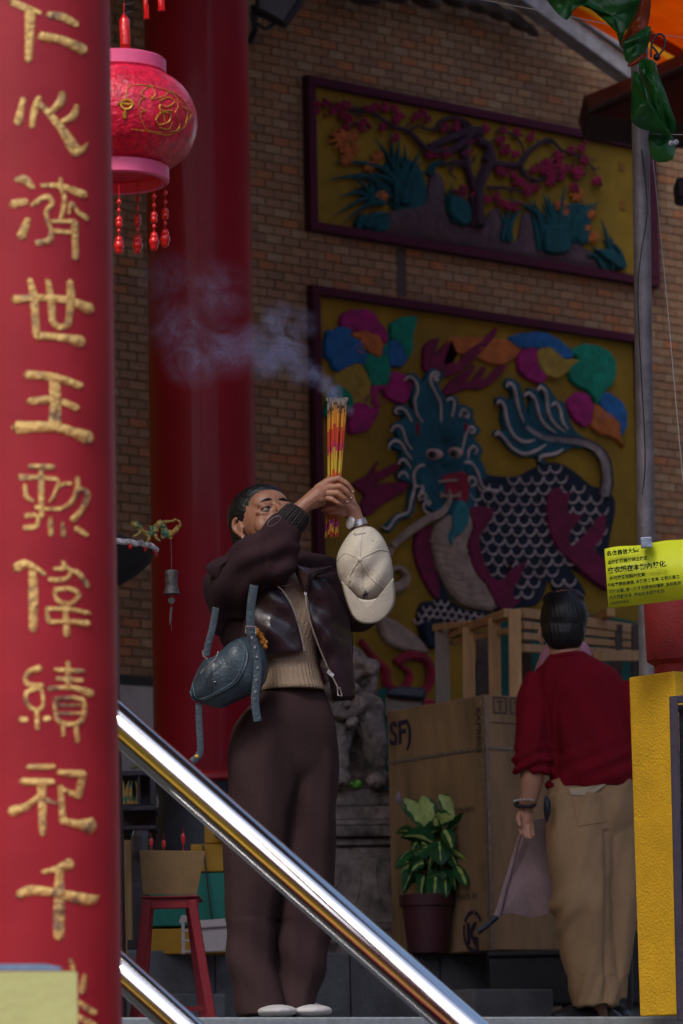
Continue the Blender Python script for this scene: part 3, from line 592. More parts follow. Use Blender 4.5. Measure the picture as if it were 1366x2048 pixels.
# corrugated orange awning
m_aw = bpy.data.materials.new('awning_sheet'); m_aw.use_nodes = True
nt = m_aw.node_tree; pb = nt.nodes['Principled BSDF']; tr = nt.nodes.new('ShaderNodeBsdfTranslucent'); mx = nt.nodes.new('ShaderNodeMixShader')
ns_ = nt.nodes.new('ShaderNodeTexNoise'); ns_.inputs['Scale'].default_value = 3; rp = nt.nodes.new('ShaderNodeValToRGB')
rp.color_ramp.elements[0].color = (.92, .27, .02, 1); rp.color_ramp.elements[1].color = (1.0, .34, .03, 1); rp.color_ramp.elements[0].position = .35; rp.color_ramp.elements[1].position = .65
mp = nt.nodes.new('ShaderNodeMapping'); tcn = nt.nodes.new('ShaderNodeTexCoord'); mp.inputs['Rotation'].default_value = (0, -.5, 0); mp.inputs['Scale'].default_value = (.6, .6, 9)
nt.links.new(tcn.outputs['Object'], mp.inputs[0]); nt.links.new(mp.outputs[0], ns_.inputs[0]); nt.links.new(ns_.outputs[0], rp.inputs[0]); nt.links.new(rp.outputs[0], pb.inputs['Base Color']); nt.links.new(rp.outputs[0], tr.inputs[0])
mx.inputs[0].default_value = .8; nt.links.new(pb.outputs[0], mx.inputs[1]); nt.links.new(tr.outputs[0], mx.inputs[2]); nt.links.new(mx.outputs[0], nt.nodes['Material Output'].inputs[0])
b = MB(); p00, p10, p01 = P(1050, -28, 19.8), P(1440, 196, 21.0), P(1230, -190, 17.2)
e1, e2 = p10-p00, p01-p00; nn = e1.cross(e2).normalized(); N_ = 90; vs = []
for i in range(N_+1):
    t = i/N_; h = nn*(.022*math.sin(i*1.1)); vs += [p00+e2*t*2.2+h, p00+e2*t*2.2+h+e1]
b.v = [tuple(v) for v in vs]; ra = random.Random(8); m_aw2 = m_aw.copy(); m_aw2.name = 'awning_sheet_pale'; m_aw3 = m_aw.copy(); m_aw3.name = 'awning_sheet_dark'
for m_, k_ in ((m_aw2, (1.0, .62, .13)), (m_aw3, (.42, .07, .005))):
    for n_ in m_.node_tree.nodes:
        if n_.type == 'VALTORGB': n_.color_ramp.elements[0].color = (*[q*.92 for q in k_], 1); n_.color_ramp.elements[1].color = (*k_, 1)
for i in range(N_):
    if i % 3 == 0: pick = ra.choice((m_aw, m_aw, m_aw2, m_aw3, m_aw))
    b.use(pick); b.f.append((2*i, 2*i+1, 2*i+3, 2*i+2)); b.m.append(b.cur)
o_ = b.build('awning', None, angle=80); so_ = o_.modifiers.new('s', 'SOLIDIFY'); so_.thickness = .004
T(o_, 'orange corrugated plastic awning lit from above in the top right corner', 'awning')
# floodlight
fl = thing('floodlight', WP(520, 30, .35), 'dark floodlight on a bent bracket beside the top of the red column', 'lamp')
b = MB(); prism(b, [(512, -20), (606, -20), (603, 2), (570, 48), (508, 18)], 20.6, .12); b.build('housing', m_navy, fl, smooth=False, bevel=.01)
b = MB(); prism(b, [(520, -15), (594, -12), (592, 0), (566, 40), (518, 14)], 20.59, .012); b.build('glass', M('lamp_glass', (.16, .17, .22), .3, var=.1), fl, smooth=False)
b = MB(); b.tube([P(*q, 20.65) for q in ((506, 10), (504, 40), (530, 58), (560, 42))], .012, n=8); b.tube([P(508, 20, 20.7), P(510, 60, 20.8), P(500, 84, 20.9)], .018); b.build('bracket', m_navy, fl)

# ------------------------------------------------------------------ big red columns
def column(px, Y, rad, z0, z1, mat, name, label):
    c = P(px, 1024, Y); b = MB(); b.lathe((c.x, c.y, 0), [(rad, z0), (rad, z1)], 96); o = b.build(name, mat, angle=60); return T(o, label, 'column'), c
rcY = 17.0; rc = thing('red_column', P(402, 1560, rcY), 'tall glossy dark red column standing behind the woman', 'column')
cb = P(407, 1024, rcY); zc0 = P(400, 1556, rcY).z; R1 = 107/F*rcY
b = MB(); b.lathe((cb.x, cb.y, 0), [(R1, zc0), (R1, 7.1)], 96); b.build('shaft', m_redpaint, rc)
b = MB(); b.lathe((cb.x, cb.y, 0), [(R1*1.02, zc0-.03), (R1*1.07, zc0-.02), (R1*1.07, zc0-.002), (R1*1.0, zc0+.012)], 64); b.build('base_ring', M('red_ring', (.45, .02, .03), .35), rc)
b = MB(); b.lathe((cb.x, cb.y, 0), [(R1*1.0, zPL-.3), (R1*1.0, zc0-.20), (R1*.92, zc0-.1), (R1*.98, zc0-.032)], 48); b.build('stone_base', m_navy, rc)

# foreground pillar with gilded characters
pY = 7.3; pc = P(56, 1024, pY); pc.z = 0; PR = 178/F*pY
pil = thing('inscribed_pillar', (pc.x, pc.y, GZ), 'red round pillar in the left foreground with a column of gilded characters', 'pillar')
b = MB(); b.lathe((pc.x, pc.y, 0), [(PR, GZ+.05), (PR, 6.5)], 128); b.build('shaft', m_pillar, pil)
def CYL(px, py, off=0):
    r = ray(px, py); R_ = PR+off; A = r.x**2+r.y**2; B_ = -2*(r.x*pc.x+r.y*pc.y); C_ = pc.x**2+pc.y**2-R_*R_; D = max(B_*B_-4*A*C_, 0)
    return r*((-B_-math.sqrt(D))/(2*A))
def stroke(mb, pts, wd, z, seed=0):
    if not isinstance(wd, (list, tuple)): wd = [wd]*len(pts)
    rr = random.Random(seed)
    q = smooth_poly([(p[0], p[1], w_) for p, w_ in zip(pts, wd)], 6, False); L = []; R_ = []; n = len(q)
    for i in range(n):
        x0, y0, _ = q[max(i-1, 0)]; x1, y1, _ = q[min(i+1, n-1)]; l = math.hypot(x1-x0, y1-y0) or 1; nx, ny = -(y1-y0)/l, (x1-x0)/l
        h = q[i][2]*.59*(1+rr.uniform(-.07, .07)); L.append((q[i][0]+nx*h, q[i][1]+ny*h)); R_.append((q[i][0]-nx*h, q[i][1]-ny*h))
    def capp(c, d, h, s):
        o = []
        for k in (1, 2, 3):
            a_ = math.pi*k/4; o.append((c[0]+s*d[0]*math.sin(a_)*h*.75-d[1]*math.cos(a_)*h*s, c[1]+s*d[1]*math.sin(a_)*h*.75+d[0]*math.cos(a_)*h*s))
        return o
    def dr(a_, b_): l = math.hypot(b_[0]-a_[0], b_[1]-a_[1]) or 1; return ((b_[0]-a_[0])/l, (b_[1]-a_[1])/l)
    d1 = dr(q[-2], q[-1]); d0 = dr(q[0], q[1]); C1 = capp(q[-1], d1, q[-1][2]/2, 1); C0 = capp(q[0], d0, q[0][2]/2, -1)
    n2 = len(L); cols = [([C0[1]]*2), (C0[2], C0[0])]
    # ribbon of quads, then raised copy with a side wall
    left = [C0[1]]+[C0[2]]+R_+[C1[2]]+[C1[1]]; right = [C0[1]]+[C0[0]]+L+[C1[0]]+[C1[1]]
    m_ = len(left); vs = []; fs = []
    for i in range(m_):
        a_, b_ = left[i], right[i]; c_ = ((a_[0]+b_[0])/2, (a_[1]+b_[1])/2)
        ia = (a_[0]*.82+c_[0]*.18, a_[1]*.82+c_[1]*.18); ib = (b_[0]*.82+c_[0]*.18, b_[1]*.82+c_[1]*.18)
        vs += [CYL(*[v/z[2]+o for v, o in zip(a_, z)], -.001), CYL(*[v/z[2]+o for v, o in zip(ia, z)], .0018), CYL(*[v/z[2]+o for v, o in zip(c_, z)], .0012+.0002*(seed % 4)), CYL(*[v/z[2]+o for v, o in zip(ib, z)], .0018), CYL(*[v/z[2]+o for v, o in zip(b_, z)], -.001)]
    for i in range(m_-1):
        for j in range(4): fs.append((i*5+j, i*5+j+1, i*5+j+6, i*5+j+5))
    mb.add(vs, fs)
Z1, Z2, Z3 = (0, 0, 2.668), (0, 680, 2.844), (0, 1300, 2.738)
chars = [(Z1, [([(60, 8), (130, 38), (215, 68)], [34, 32, 18]), ([(160, 60), (158, 180), (152, 320)], [50, 44, 34]), ([(255, 78), (330, 90), (410, 130)], [28, 40, 26]), ([(215, 195), (330, 215), (445, 268)], [50, 42, 56])]),
 (Z1, [([(125, 525), (95, 655)], [26, 40]), ([(210, 520), (185, 590), (170, 675)], [28, 36, 26]), ([(205, 545), (260, 605), (330, 690), (380, 770), (410, 810)], [20, 34, 40, 56, 60]), ([(400, 815), (440, 800), (468, 762)], [30, 30, 6]), ([(335, 495), (320, 550), (260, 605)], [34, 40, 24]), ([(412, 562), (390, 620), (330, 650)], [18, 38, 20])]),
 (Z1, [([(80, 958), (130, 960), (175, 1000)], [18, 46, 22]), ([(65, 1090), (140, 1075)], [42, 30]), ([(150, 1170), (115, 1260)], [30, 50]), ([(322, 950), (325, 1000)], [14, 34]), ([(218, 990), (320, 992), (450, 1040)], [16, 24, 42]), ([(325, 1010), (345, 1070), (325, 1170)], [18, 24, 20]), ([(170, 1095), (245, 1050), (278, 1085), (245, 1140), (275, 1230)], [20, 26, 24, 22, 20]), ([(275, 1180), (400, 1180)], 17), ([(275, 1230), (380, 1240)], 18), ([(275, 1235), (260, 1285), (195, 1295)], [24, 34, 26]), ([(368, 1140), (380, 1085), (415, 1130), (465, 1165)], [14, 18, 20, 28]), ([(400, 1185), (402, 1280), (403, 1375)], [34, 32, 34])]),
 (Z1, [([(75, 1600), (230, 1590), (350, 1600), (480, 1650)], [44, 32, 36, 56]), ([(160, 1490), (182, 1600), (195, 1790)], [24, 40, 34]), ([(195, 1795), (320, 1800), (435, 1825)], [42, 38, 58]), ([(255, 1490), (272, 1600), (280, 1720)], [24, 38, 32]), ([(280, 1720), (320, 1745), (365, 1735)], [26, 28, 28]), ([(372, 1500), (378, 1600), (362, 1740)], [30, 42, 30])]),
 (Z2, [([(150, 198), (300, 212), (460, 262)], [44, 42, 38]), ([(310, 220), (315, 350), (312, 490)], [52, 58, 66]), ([(165, 348), (285, 340)], [36, 42]), ([(355, 350), (440, 388)], [30, 34]), ([(90, 500), (280, 495), (400, 520), (505, 560)], [70, 52, 52, 72])]),
 (Z2, [([(168, 720), (305, 724)], 28), ([(110, 780), (220, 782), (328, 792)], [32, 20, 18]), ([(235, 730), (235, 860), (238, 1000)], [26, 34, 28]), ([(142, 822), (150, 890), (190, 915)], [20, 26, 14]), ([(335, 800), (305, 890), (280, 920)], [14, 20, 12]), ([(200, 950), (265, 960), (345, 960)], [22, 16, 22]), ([(405, 815), (350, 822), (310, 862)], [16, 18, 14]), ([(440, 780), (440, 850), (410, 920), (345, 962)], [22, 30, 26, 18]), ([(435, 840), (498, 875), (470, 960), (415, 1025)], [24, 30, 28, 36]), ([(140, 1000), (210, 1000), (208, 1055), (140, 1070)], [24, 20, 24, 28]), ([(285, 1010), (290, 1105)], [22, 28]), ([(355, 1040), (362, 1110)], [16, 28]), ([(430, 1070), (495, 1112)], [26, 26])]),
 (Z2, [([(90, 1300), (150, 1275), (255, 1332)], [50, 44, 18]), ([(185, 1310), (190, 1450), (188, 1645)], [36, 48, 40]), ([(352, 1258), (370, 1295), (310, 1302)], [16, 24, 18]), ([(278, 1362), (375, 1360), (400, 1310), (365, 1292)], [22, 22, 20, 14]), ([(400, 1310), (450, 1330), (500, 1400)], [18, 26, 30]), ([(310, 1420), (400, 1415), (448, 1450), (400, 1500), (325, 1480), (312, 1420)], [22, 22, 26, 24, 22, 18]), ([(370, 1500), (376, 1600), (380, 1678)], [24, 30, 34]), ([(262, 1528), (400, 1532), (508, 1556)], [22, 20, 22]), ([(270, 1530), (282, 1602), (380, 1602), (500, 1615)], [20, 28, 24, 40])]),
 (Z3, [([(222, 98), (150, 130), (150, 185), (232, 192)], [34, 26, 24, 16]), ([(235, 200), (150, 230), (145, 290), (200, 330), (238, 298), (228, 220)], [24, 22, 20, 22, 20, 16]), ([(202, 330), (205, 430)], [22, 24]), ([(108, 380), (145, 380)], 26), ([(238, 376), (272, 376)], 26), ([(372, 62), (374, 140), (376, 210)], [20, 30, 26]), ([(300, 110), (462, 116)], [22, 20]), ([(310, 156), (450, 166)], 20), ([(265, 212), (395, 205), (500, 240)], [22, 20, 42]), ([(300, 265), (310, 370), (345, 402)], [20, 24, 22]), ([(300, 268), (450, 270), (455, 370), (420, 405), (345, 402)], [22, 20, 28, 24, 20]), ([(320, 302), (440, 302)], 15), ([(320, 346), (440, 346)], 15), ([(342, 402), (348, 470)], 20), ([(415, 402), (425, 500)], [26, 22])]),
 (Z3, [([(152, 642), (295, 640)], [30, 26]), ([(120, 722), (290, 725)], [40, 34]), ([(225, 722), (232, 860), (234, 1005)], [44, 40, 34]), ([(220, 792), (150, 855), (65, 885)], [22, 36, 56]), ([(250, 820), (300, 836)], [26, 18]), ([(320, 672), (460, 682)], [30, 40]), ([(455, 680), (430, 800)], [40, 36]), ([(430, 800), (345, 765)], [30, 20]), ([(330, 742), (345, 940)], [26, 36]), ([(345, 935), (420, 955), (500, 965)], [38, 44, 84])]),
 (Z3, [([(228, 1214), (300, 1205), (385, 1172)], [16, 34, 60]), ([(325, 1205), (325, 1400), (322, 1570)], [40, 56, 52]), ([(100, 1345), (170, 1318), (310, 1332), (480, 1370), (540, 1348)], [40, 52, 44, 60, 12])]),
 (Z3, [([(385, 1690), (400, 1745)], [16, 28]), ([(465, 1780), (450, 1870)], [22, 38]), ([(430, 1930), (520, 1990)], [26, 34]), ([(300, 1980), (420, 2010), (520, 2060)], 34)])]
for z, sts in chars:
    b = MB()
    for i, (pts, wd) in enumerate(sts): stroke(b, pts, wd, z, i+len(sts)*7)
    b.build('gilded_character', m_gold, pil, angle=80)
# notice board in the lower left corner
nb = thing('notice_board', P(70, 2000, 6.6), 'plain pale green board with a blue edge strip in front of the pillar foot', 'board')
b = MB(); prism(b, [(-30, 1943), (154, 1943), (156, 2100), (-30, 2100)], 6.6, .012); b.build('sheet', M('pale_green_card', (.50, .58, .24), .7, var=.04), nb, smooth=False)
b = MB(); prism(b, [(-30, 1928), (90, 1928), (122, 1934), (122, 1941), (-30, 1941)], 6.62, .02); b.build('edge_strip', M('blue_strip', (.16, .25, .42), .5), nb, smooth=False)

# ------------------------------------------------------------------ handrails
m_chrome = M('polished_steel', (.85, .85, .86), .13, metal=1, var=.03, bump=0)
def rail(pa, pb_, Ya, Yb, rad, label):
    b = MB(); a_, c = P(*pa, Ya), P(*pb_, Yb); b.tube([a_, a_.lerp(c, .5), c], rad, n=64)
    o = b.build('handrail', m_chrome); return T(o, label, 'handrail', 'steel handrails beside the steps')
rail((80, 1310), (1060, 2172), 9.0, 8.48, .0435, 'long polished steel handrail slanting across the woman')
rail((60, 1780), (600, 2265), 9.0, 8.7, .038, 'short lower steel handrail in the bottom left corner')
# unseen landing slabs, added to colour the rails' reflections
b = MB(); b.bx(-10.4, -3.0, 3.2, 7.4, GZ+.004, -.06); T(b.build('yellow_reflector', m_yellow, smooth=False, bevel=.02), 'unseen yellow landing wall at the foot of the stairs', 'reflector')
b = MB(); b.bx(-2.995, 2.4, 3.2, 7.9, GZ+.004, -.06); T(b.build('red_reflector', m_pillar, smooth=False, bevel=.02), 'unseen red landing wall beside the yellow one', 'reflector')
# ------------------------------------------------------------------ lantern
m_lan = M('lantern_silk', (.78, .012, .055), .34, var=.32, vs=45, bump=.3, bs=75, coat=.25)
m_ring = M('lantern_ring', (.88, .12, .30), .42, var=.08, vs=8, coat=.25, bump=.05)
m_gilt = M('gilt_thread', (.62, .36, .04), .45, metal=.3, var=.3, vs=60)
m_bead = M('red_bead', (.75, .010, .012), .25, var=.2, vs=60, coat=.4)
lY = 9.5; lc = P(235, 250, lY); K_ = lY/F
def lz(y): return P(235, y, lY).z
lan = thing('lantern', (lc.x, lc.y, lz(380)), 'round pink and red silk lantern with bead strings hanging beside the pillar', 'lantern')
prof = [(98, 336), (122, 325), (146, 304), (160, 275), (164, 248), (160, 220), (146, 190), (124, 168), (98, 152)]
pf = smooth_poly(prof, 5, False)
b = MB(); rs = []
for r_, y in pf:
    rs.append([Vector((lc.x+r_*K_*math.cos(2*math.pi*j/96)*(1+.004*math.cos(j*math.pi/2)), lc.y+r_*K_*math.sin(2*math.pi*j/96)*(1+.004*math.cos(j*math.pi/2)), lz(y))) for j in range(96)])
b.rings(rs, False); b.build('silk_globe', m_lan, lan)
def ringl(y0, y1, r0, nm):
    b = MB(); b.lathe((lc.x, lc.y, 0), [((r0-9)*K_, lz(y0)+.002), ((r0+1)*K_, lz(y0)), ((r0+5)*K_, lz(y0)+.004), ((r0+5)*K_, lz(y1)-.004), ((r0+1)*K_, lz(y1)), ((r0-9)*K_, lz(y1)-.001), ((r0-9)*K_, lz(y0)+.002)], 64, cap=False); b.build(nm, m_ring, lan)
ringl(367, 336, 100, 'rim'); ringl(152, 122, 97, 'rim')
b = MB(); b.lathe((lc.x, lc.y, 0), [(3*K_, lz(345)), (90*K_, lz(346)), (90*K_, lz(342))], 32); b.build('floor_disc', m_lan, lan)
def LS(px, py, off=.002):
    R_ = 140*K_
    for _ in range(8):
        r = ray(px, py); A = r.x**2+r.y**2; B_ = -2*(r.x*lc.x+r.y*lc.y); C_ = lc.x**2+lc.y**2-(R_+off)**2; D = max(B_*B_-4*A*C_, 0); q = r*((-B_-math.sqrt(D))/(2*A))
        yy = min(max(toimg(Vector((lc.x, lc.y, q.z)))[1], 153), 335)
        for (ra, ya), (rb, yb) in zip(pf, pf[1:]):
            if yb <= yy <= ya: R_ = (ra+(rb-ra)*(ya-yy)/(ya-yb))*K_; break
    return q
Z1c = lambda pts: CR(0, 0, 2.668, pts)
for name, cur in (('gilt_outline', [[(670, 520), (690, 460), (790, 455), (850, 470), (940, 500), (1000, 560)], [(780, 520), (750, 500), (800, 460), (830, 500), (810, 530), (880, 510), (900, 490), (940, 520), (950, 570), (935, 600), (960, 660), (930, 700), (800, 700), (760, 650), (750, 600), (780, 590), (740, 570), (750, 530), (780, 520)], [(700, 690), (780, 700), (900, 720), (980, 680), (1020, 620)], [(960, 540), (1000, 600), (990, 660)], [(975, 570), (1025, 600), (1000, 640)]]),
                  ('gilt_blessing', [[(850, 540), (900, 520), (930, 545), (890, 570), (855, 560), (860, 590), (920, 590)], [(830, 640), (860, 600), (910, 610), (900, 650), (850, 665), (835, 640)], [(850, 680), (900, 690), (920, 650)], [(870, 600), (880, 650)], [(800, 510), (820, 530)]]),
                  ('gilt_medallion', [[(645, 545), (675, 532), (705, 545), (700, 572), (672, 582), (648, 568), (645, 545)], [(660, 552), (690, 560)], [(630, 552), (716, 560)], [(668, 582), (668, 632)], [(660, 600), (662, 628)]])):
    b = MB()
    for c in cur: b.stube([LS(*p) for p in Z1c(c)], .0011 if name == 'gilt_outline' else .0017 if name == 'gilt_blessing' else .0032, k=4, n=5)
    b.build(name, m_gilt, lan)
for x, y0, yl, dy in ((238, 392, 505, -.12), (275, 385, 505, .06), (308, 380, 498, -.05), (330, 372, 492, .02)):
    b = MB(); p0, p1 = P(x, y0-22, lY+dy), P(x, yl, lY+dy); b.tube([p0, p1], .0012, n=5)
    for k, (t, r_) in enumerate([(.25, .006), (.38, .005), (.52, .009), (.58, .009), (.68, .005), (.82, .010), (.9, .013), (.96, .010)]): b.ell(p0.lerp(p1, t), (r_, r_, r_*1.25), n=9, m=7)
    b.build('bead_string', m_bead, lan)
for x, y0, y1, r_, lb in ((248, 28, 94, 11, 'large red tassel at the top edge above the lantern'), (290, -10, 32, 5, 'small red tassel at the top edge just right of the large one'), (320, -20, 16, 7, 'short red tassel at the top edge, nearest the red column')):
    b = MB(); a_, c = P(x, y0, 9.6), P(x+3, y1, 9.6); b.lathe(c, [(r_*.6*K_, 0), (r_*K_, .004), (r_*K_, (a_-c).length*.8), (r_*.7*K_, (a_-c).length*.88), (r_*.3*K_, (a_-c).length)], 14, axis=(a_-c)); b.tube([a_, a_+Vector((0, 0, .5))], .0015, n=5)
    for k in range(14): t = k*.449; b.tube([c+Vector((math.cos(t)*r_*.8*K_, math.sin(t)*r_*.8*K_, .03)), c+Vector((math.cos(t)*r_*.85*K_, math.sin(t)*r_*.85*K_, -.008))], .0018, n=4)
    T(b.build('tassel', m_bead), lb, 'tassel', 'red tassels hanging at the top edge')
b = MB()
for k in range(7): b.stube([P(248+5*math.sin(k*2.1), 22-k*9, 9.6+.008*math.cos(k)), P(256+5*math.sin(k*1.3), 16-k*9, 9.61), P(262-6*math.sin(k*2.1), 24-k*9, 9.6), P(250, 28-k*9, 9.59)], .0028, k=3, n=5)
T(b.build('knotted_cord', m_black), 'tangled black cord above the large red tassel', 'cord')

# ------------------------------------------------------------------ incense furnace roof, dragon, bell
m_highlight_ash = M('highlight_ash', (.90, .88, .90), .8, col2=(.55, .48, .55), vs=40, bump=.5)  # ash whitened: the furnace rim's overhead highlight is put into this colour
fc = P(176, 1120, 12.6); kf = 12.6/F
fu = thing('incense_furnace', (fc.x, fc.y, FLOOR), 'black incense furnace with an ash roof rim whitened in place of a highlight beside the pillar', 'furnace')
zf = lambda y: P(176, y, 12.6).z
b = MB(); b.lathe((fc.x, fc.y, 0), [(62*kf, zf(1172)), (100*kf, zf(1150)), (125*kf, zf(1128)), (137*kf, zf(1106)), (134*kf, zf(1099)), (40*kf, zf(1060)), (5*kf, zf(1040))], 40); b.build('roof', m_black, fu)
b = MB(); b.lathe((fc.x, fc.y, 0), [(136*kf, zf(1107)), (138*kf, zf(1103)), (133*kf, zf(1096)), (110*kf, zf(1093)), (104*kf, zf(1097))], 48); b.tube([(fc.x+(136*kf+.004*math.sin(j*1.9))*math.cos(j*6.2832/60), fc.y+(136*kf+.004*math.sin(j*1.9))*math.sin(j*6.2832/60), zf(1101)+.003*math.sin(j*2.7)) for j in range(61)], .010, n=7); b.build('ash_highlight_rim', m_highlight_ash, fu)
for k in range(9):
    t = -1.5+k*.33; b = MB(); b.ell((fc.x+136*kf*math.cos(t), fc.y+136*kf*math.sin(t), zf(1110)), .009, n=8, m=6); b.build('rim_stud', m_bead, fu)
b = MB(); b.lathe((fc.x, fc.y, 0), [(68*kf, FLOOR), (66*kf, zf(1700)), (62*kf, zf(1400)), (60*kf, zf(1170))], 32); b.build('drum', m_black, fu)
m_drg = M('gilt_dragon', (.42, .25, .06), .45, metal=.3, col2=(.03, .16, .10), vs=22, mix=(.38, .5), bump=.4)
b = MB(); dY = 12.4
D8 = lambda pts: CR(220, 1000, 2.927, pts)
def dt(pts, r): b.stube([P(x, y, dY) for x, y in D8(pts)], [q*dY/F for q in r], k=4, n=8)
dt([(140, 140), (165, 150), (190, 180), (235, 200), (260, 165), (300, 150), (330, 190), (370, 180), (395, 150)], [5, 6, 5, 6, 7, 7, 6, 4, 2])
dt([(300, 210), (330, 215), (375, 190), (405, 160), (410, 135), (390, 118), (350, 125), (310, 130), (270, 130)], [5, 5, 4, 3, 2.5, 2.5, 3, 4, 2])
for q in ([(190, 180), (160, 205), (130, 215)], [(235, 200), (225, 235), (210, 250)], [(260, 170), (275, 230), (300, 240)], [(140, 140), (128, 130), (130, 150)], [(150, 150), (135, 165)], [(300, 150), (290, 125), (310, 120)], [(240, 200), (245, 165), (225, 155)], [(345, 190), (350, 225), (370, 215)]): dt(q, [3.5]*(len(q)-1)+[1.2])
for x, y in ((150, 145), (260, 175), (320, 200)): b.ell(P(*D8([(x, y)])[0], dY), .014, n=10)
T(b.sculpt('dragon_ornament', m_drg, None, .0025, 1, wob(4, .004, 120)), 'small gilt and green dragon ornament above the furnace rim', 'ornament')
m_bell = M('old_bronze', (.13, .12, .12), .5, metal=.5, var=.3, vs=40, bump=.3)
bc = P(343, 1160, 12.4); kb = 12.4/F; be = thing('bell', bc, 'small grey bronze bell hanging on a wire under the dragon tail', 'bell')
bz = lambda y: P(343, y, 12.4).z
b = MB(); b.lathe((bc.x, bc.y, 0), [(2*kb, bz(1141)), (12*kb, bz(1141)), (14*kb, bz(1146)), (12.5*kb, bz(1152)), (12.5*kb, bz(1172)), (15*kb, bz(1183)), (17*kb, bz(1188)), (14*kb, bz(1187)), (2*kb, bz(1150))], 32); b.build('bell_body', m_bell, be)
b = MB(); b.tube([P(343, 1141, 12.4), P(342, 1078, 12.4)], .0012, n=5); b.build('wire', m_bell, be)
b = MB(); b.tube([P(343, 1185, 12.4), P(343, 1262, 12.4)], .001, n=5); b.lathe(P(343, 1201, 12.4), [(3*kb, -.003), (7*kb, -.002), (7*kb, .002), (3*kb, .003)], 16, axis=(0, 1, 0)); b.tube([P(343, 1215, 12.4), P(339, 1250, 12.4)], [.005, .001], n=6, flat=.3); b.build('clapper', m_bell, be)

# ------------------------------------------------------------------ lower left: altar things
def pbox(mb, x0, x1, y0, y1, Y, dp):      # upright box from its front face
    a_, c = P(x0, y1, Y), P(x1, y0, Y); return mb.bx(a_.x, c.x, Y, Y+dp, min(a_.z, c.z), max(a_.z, c.z))
m_teal = M('teal_paint', (.005, .20, .15), .6, var=.1); m_amber = M('amber_paint', (.48, .24, .01), .65, var=.12)
cabn = thing('altar_cabinet', P(380, 1908, 15.0), 'yellow and teal banded cabinet standing behind the red stool', 'cabinet')
b = MB(); pbox(b, 300, 452, 1855, 1909, 14.9, .4); b.build('lower_band', m_amber, cabn, smooth=False, bevel=.004)
b = MB(); pbox(b, 300, 452, 1745, 1853, 14.905, .4); b.build('teal_band', m_teal, cabn, smooth=False, bevel=.004)
b = MB(); pbox(b, 382, 452, 1687, 1744, 14.9, .4); pbox(b, 409, 452, 1641, 1687, 14.9, .4); b.build('upper_band', m_amber, cabn, smooth=False, bevel=.004)
b = MB(); b.ell(P(446, 1669, 14.86), (.035, .03, .018)); b.build('knob', m_grey_metal, cabn)
b = MB(); b.beam(P(406, 1690, 14.88), P(425, 1850, 14.88), .007, .007); b.build('cord', m_black, cabn)
m_redw = M('red_stool_paint', (.27, .008, .02), .55, var=.15)
st = thing('stool', P(340, 2050, 12.9), 'dark red wooden stool holding a tan box of candles', 'stool'); sY = 12.9
def leg_to(x, y): r = ray(x, y); return r
for (xa, xb, dy) in ((294, 268, 0), (384, 424, 0), (300, 282, .3), (378, 408, .3)):
    b = MB(); p0 = P(xa, 1800, sY+dy); p1 = P(xb, 2040, sY+dy); t = (FLOOR-p0.z)/(p1.z-p0.z); b.beam(p0, p0+(p1-p0)*t, .030, .030, (0, 1, 0)); b.build('leg', m_redw, st, smooth=False, bevel=.003)
for q_, d_ in (((284, 396), -.005), ((290, 390), .3)): b = MB(); pbox(b, *q_, 1797, 1818, sY+d_, .03); b.build('apron', m_redw, st, smooth=False, bevel=.003)
b = MB(); pbox(b, 282, 398, 1790, 1796, sY-.02, .36); b.build('seat', m_redw, st, smooth=False, bevel=.003)
b = MB(); p0 = P(276, 2000, sY); pbox(b, 274, 418, 2012, 2024, sY+.15, .03); b.build('stretcher', m_redw, st, smooth=False)
m_tan = M('tan_board', (.26, .16, .07), .8, var=.12, vs=10)
bx_ = thing('candle_box', P(340, 1790, sY), 'flared tan box full of sand standing on the red stool', 'box')
b = MB(); b.rings([[P(286, 1789, sY), P(393, 1789, sY), P(393, 1789, sY+.3), P(286, 1789, sY+.3)], [P(279, 1702, sY-.02), P(411, 1704, sY-.02), P(409, 1704, sY+.32), P(281, 1702, sY+.32)], [P(281, 1700, sY-.005), P(409, 1702, sY-.005), P(407, 1702, sY+.30), P(283, 1700, sY+.30)]], cap=False)
b.build('board_sides', m_tan, bx_, smooth=False)
b = MB(); b.quad(P(283, 1708, sY), P(407, 1708, sY), P(407, 1708, sY+.3), P(283, 1708, sY+.3)); b.build('ash', m_highlight_ash, bx_, smooth=False)
for x, y, lb in ((303, 1676, 'left'), (328, 1680, 'middle'), (367, 1666, 'right and tallest')):
    b = MB(); c = P(x, 1715, sY+.12); h = P(x, y, sY+.12).z-c.z; b.lathe(c, [(.0016, 0), (.0016, h*.55), (.006, h*.62), (.0068, h*.9), (.003, h)], 12); b.tube([c+Vector((0, 0, h)), c+Vector((0, 0, h+.02))], .0008, n=4)
    T(b.build('candle', m_bead), 'thin red candle in the tan box, %s of three' % lb, 'candle', 'red candles in the tan box')
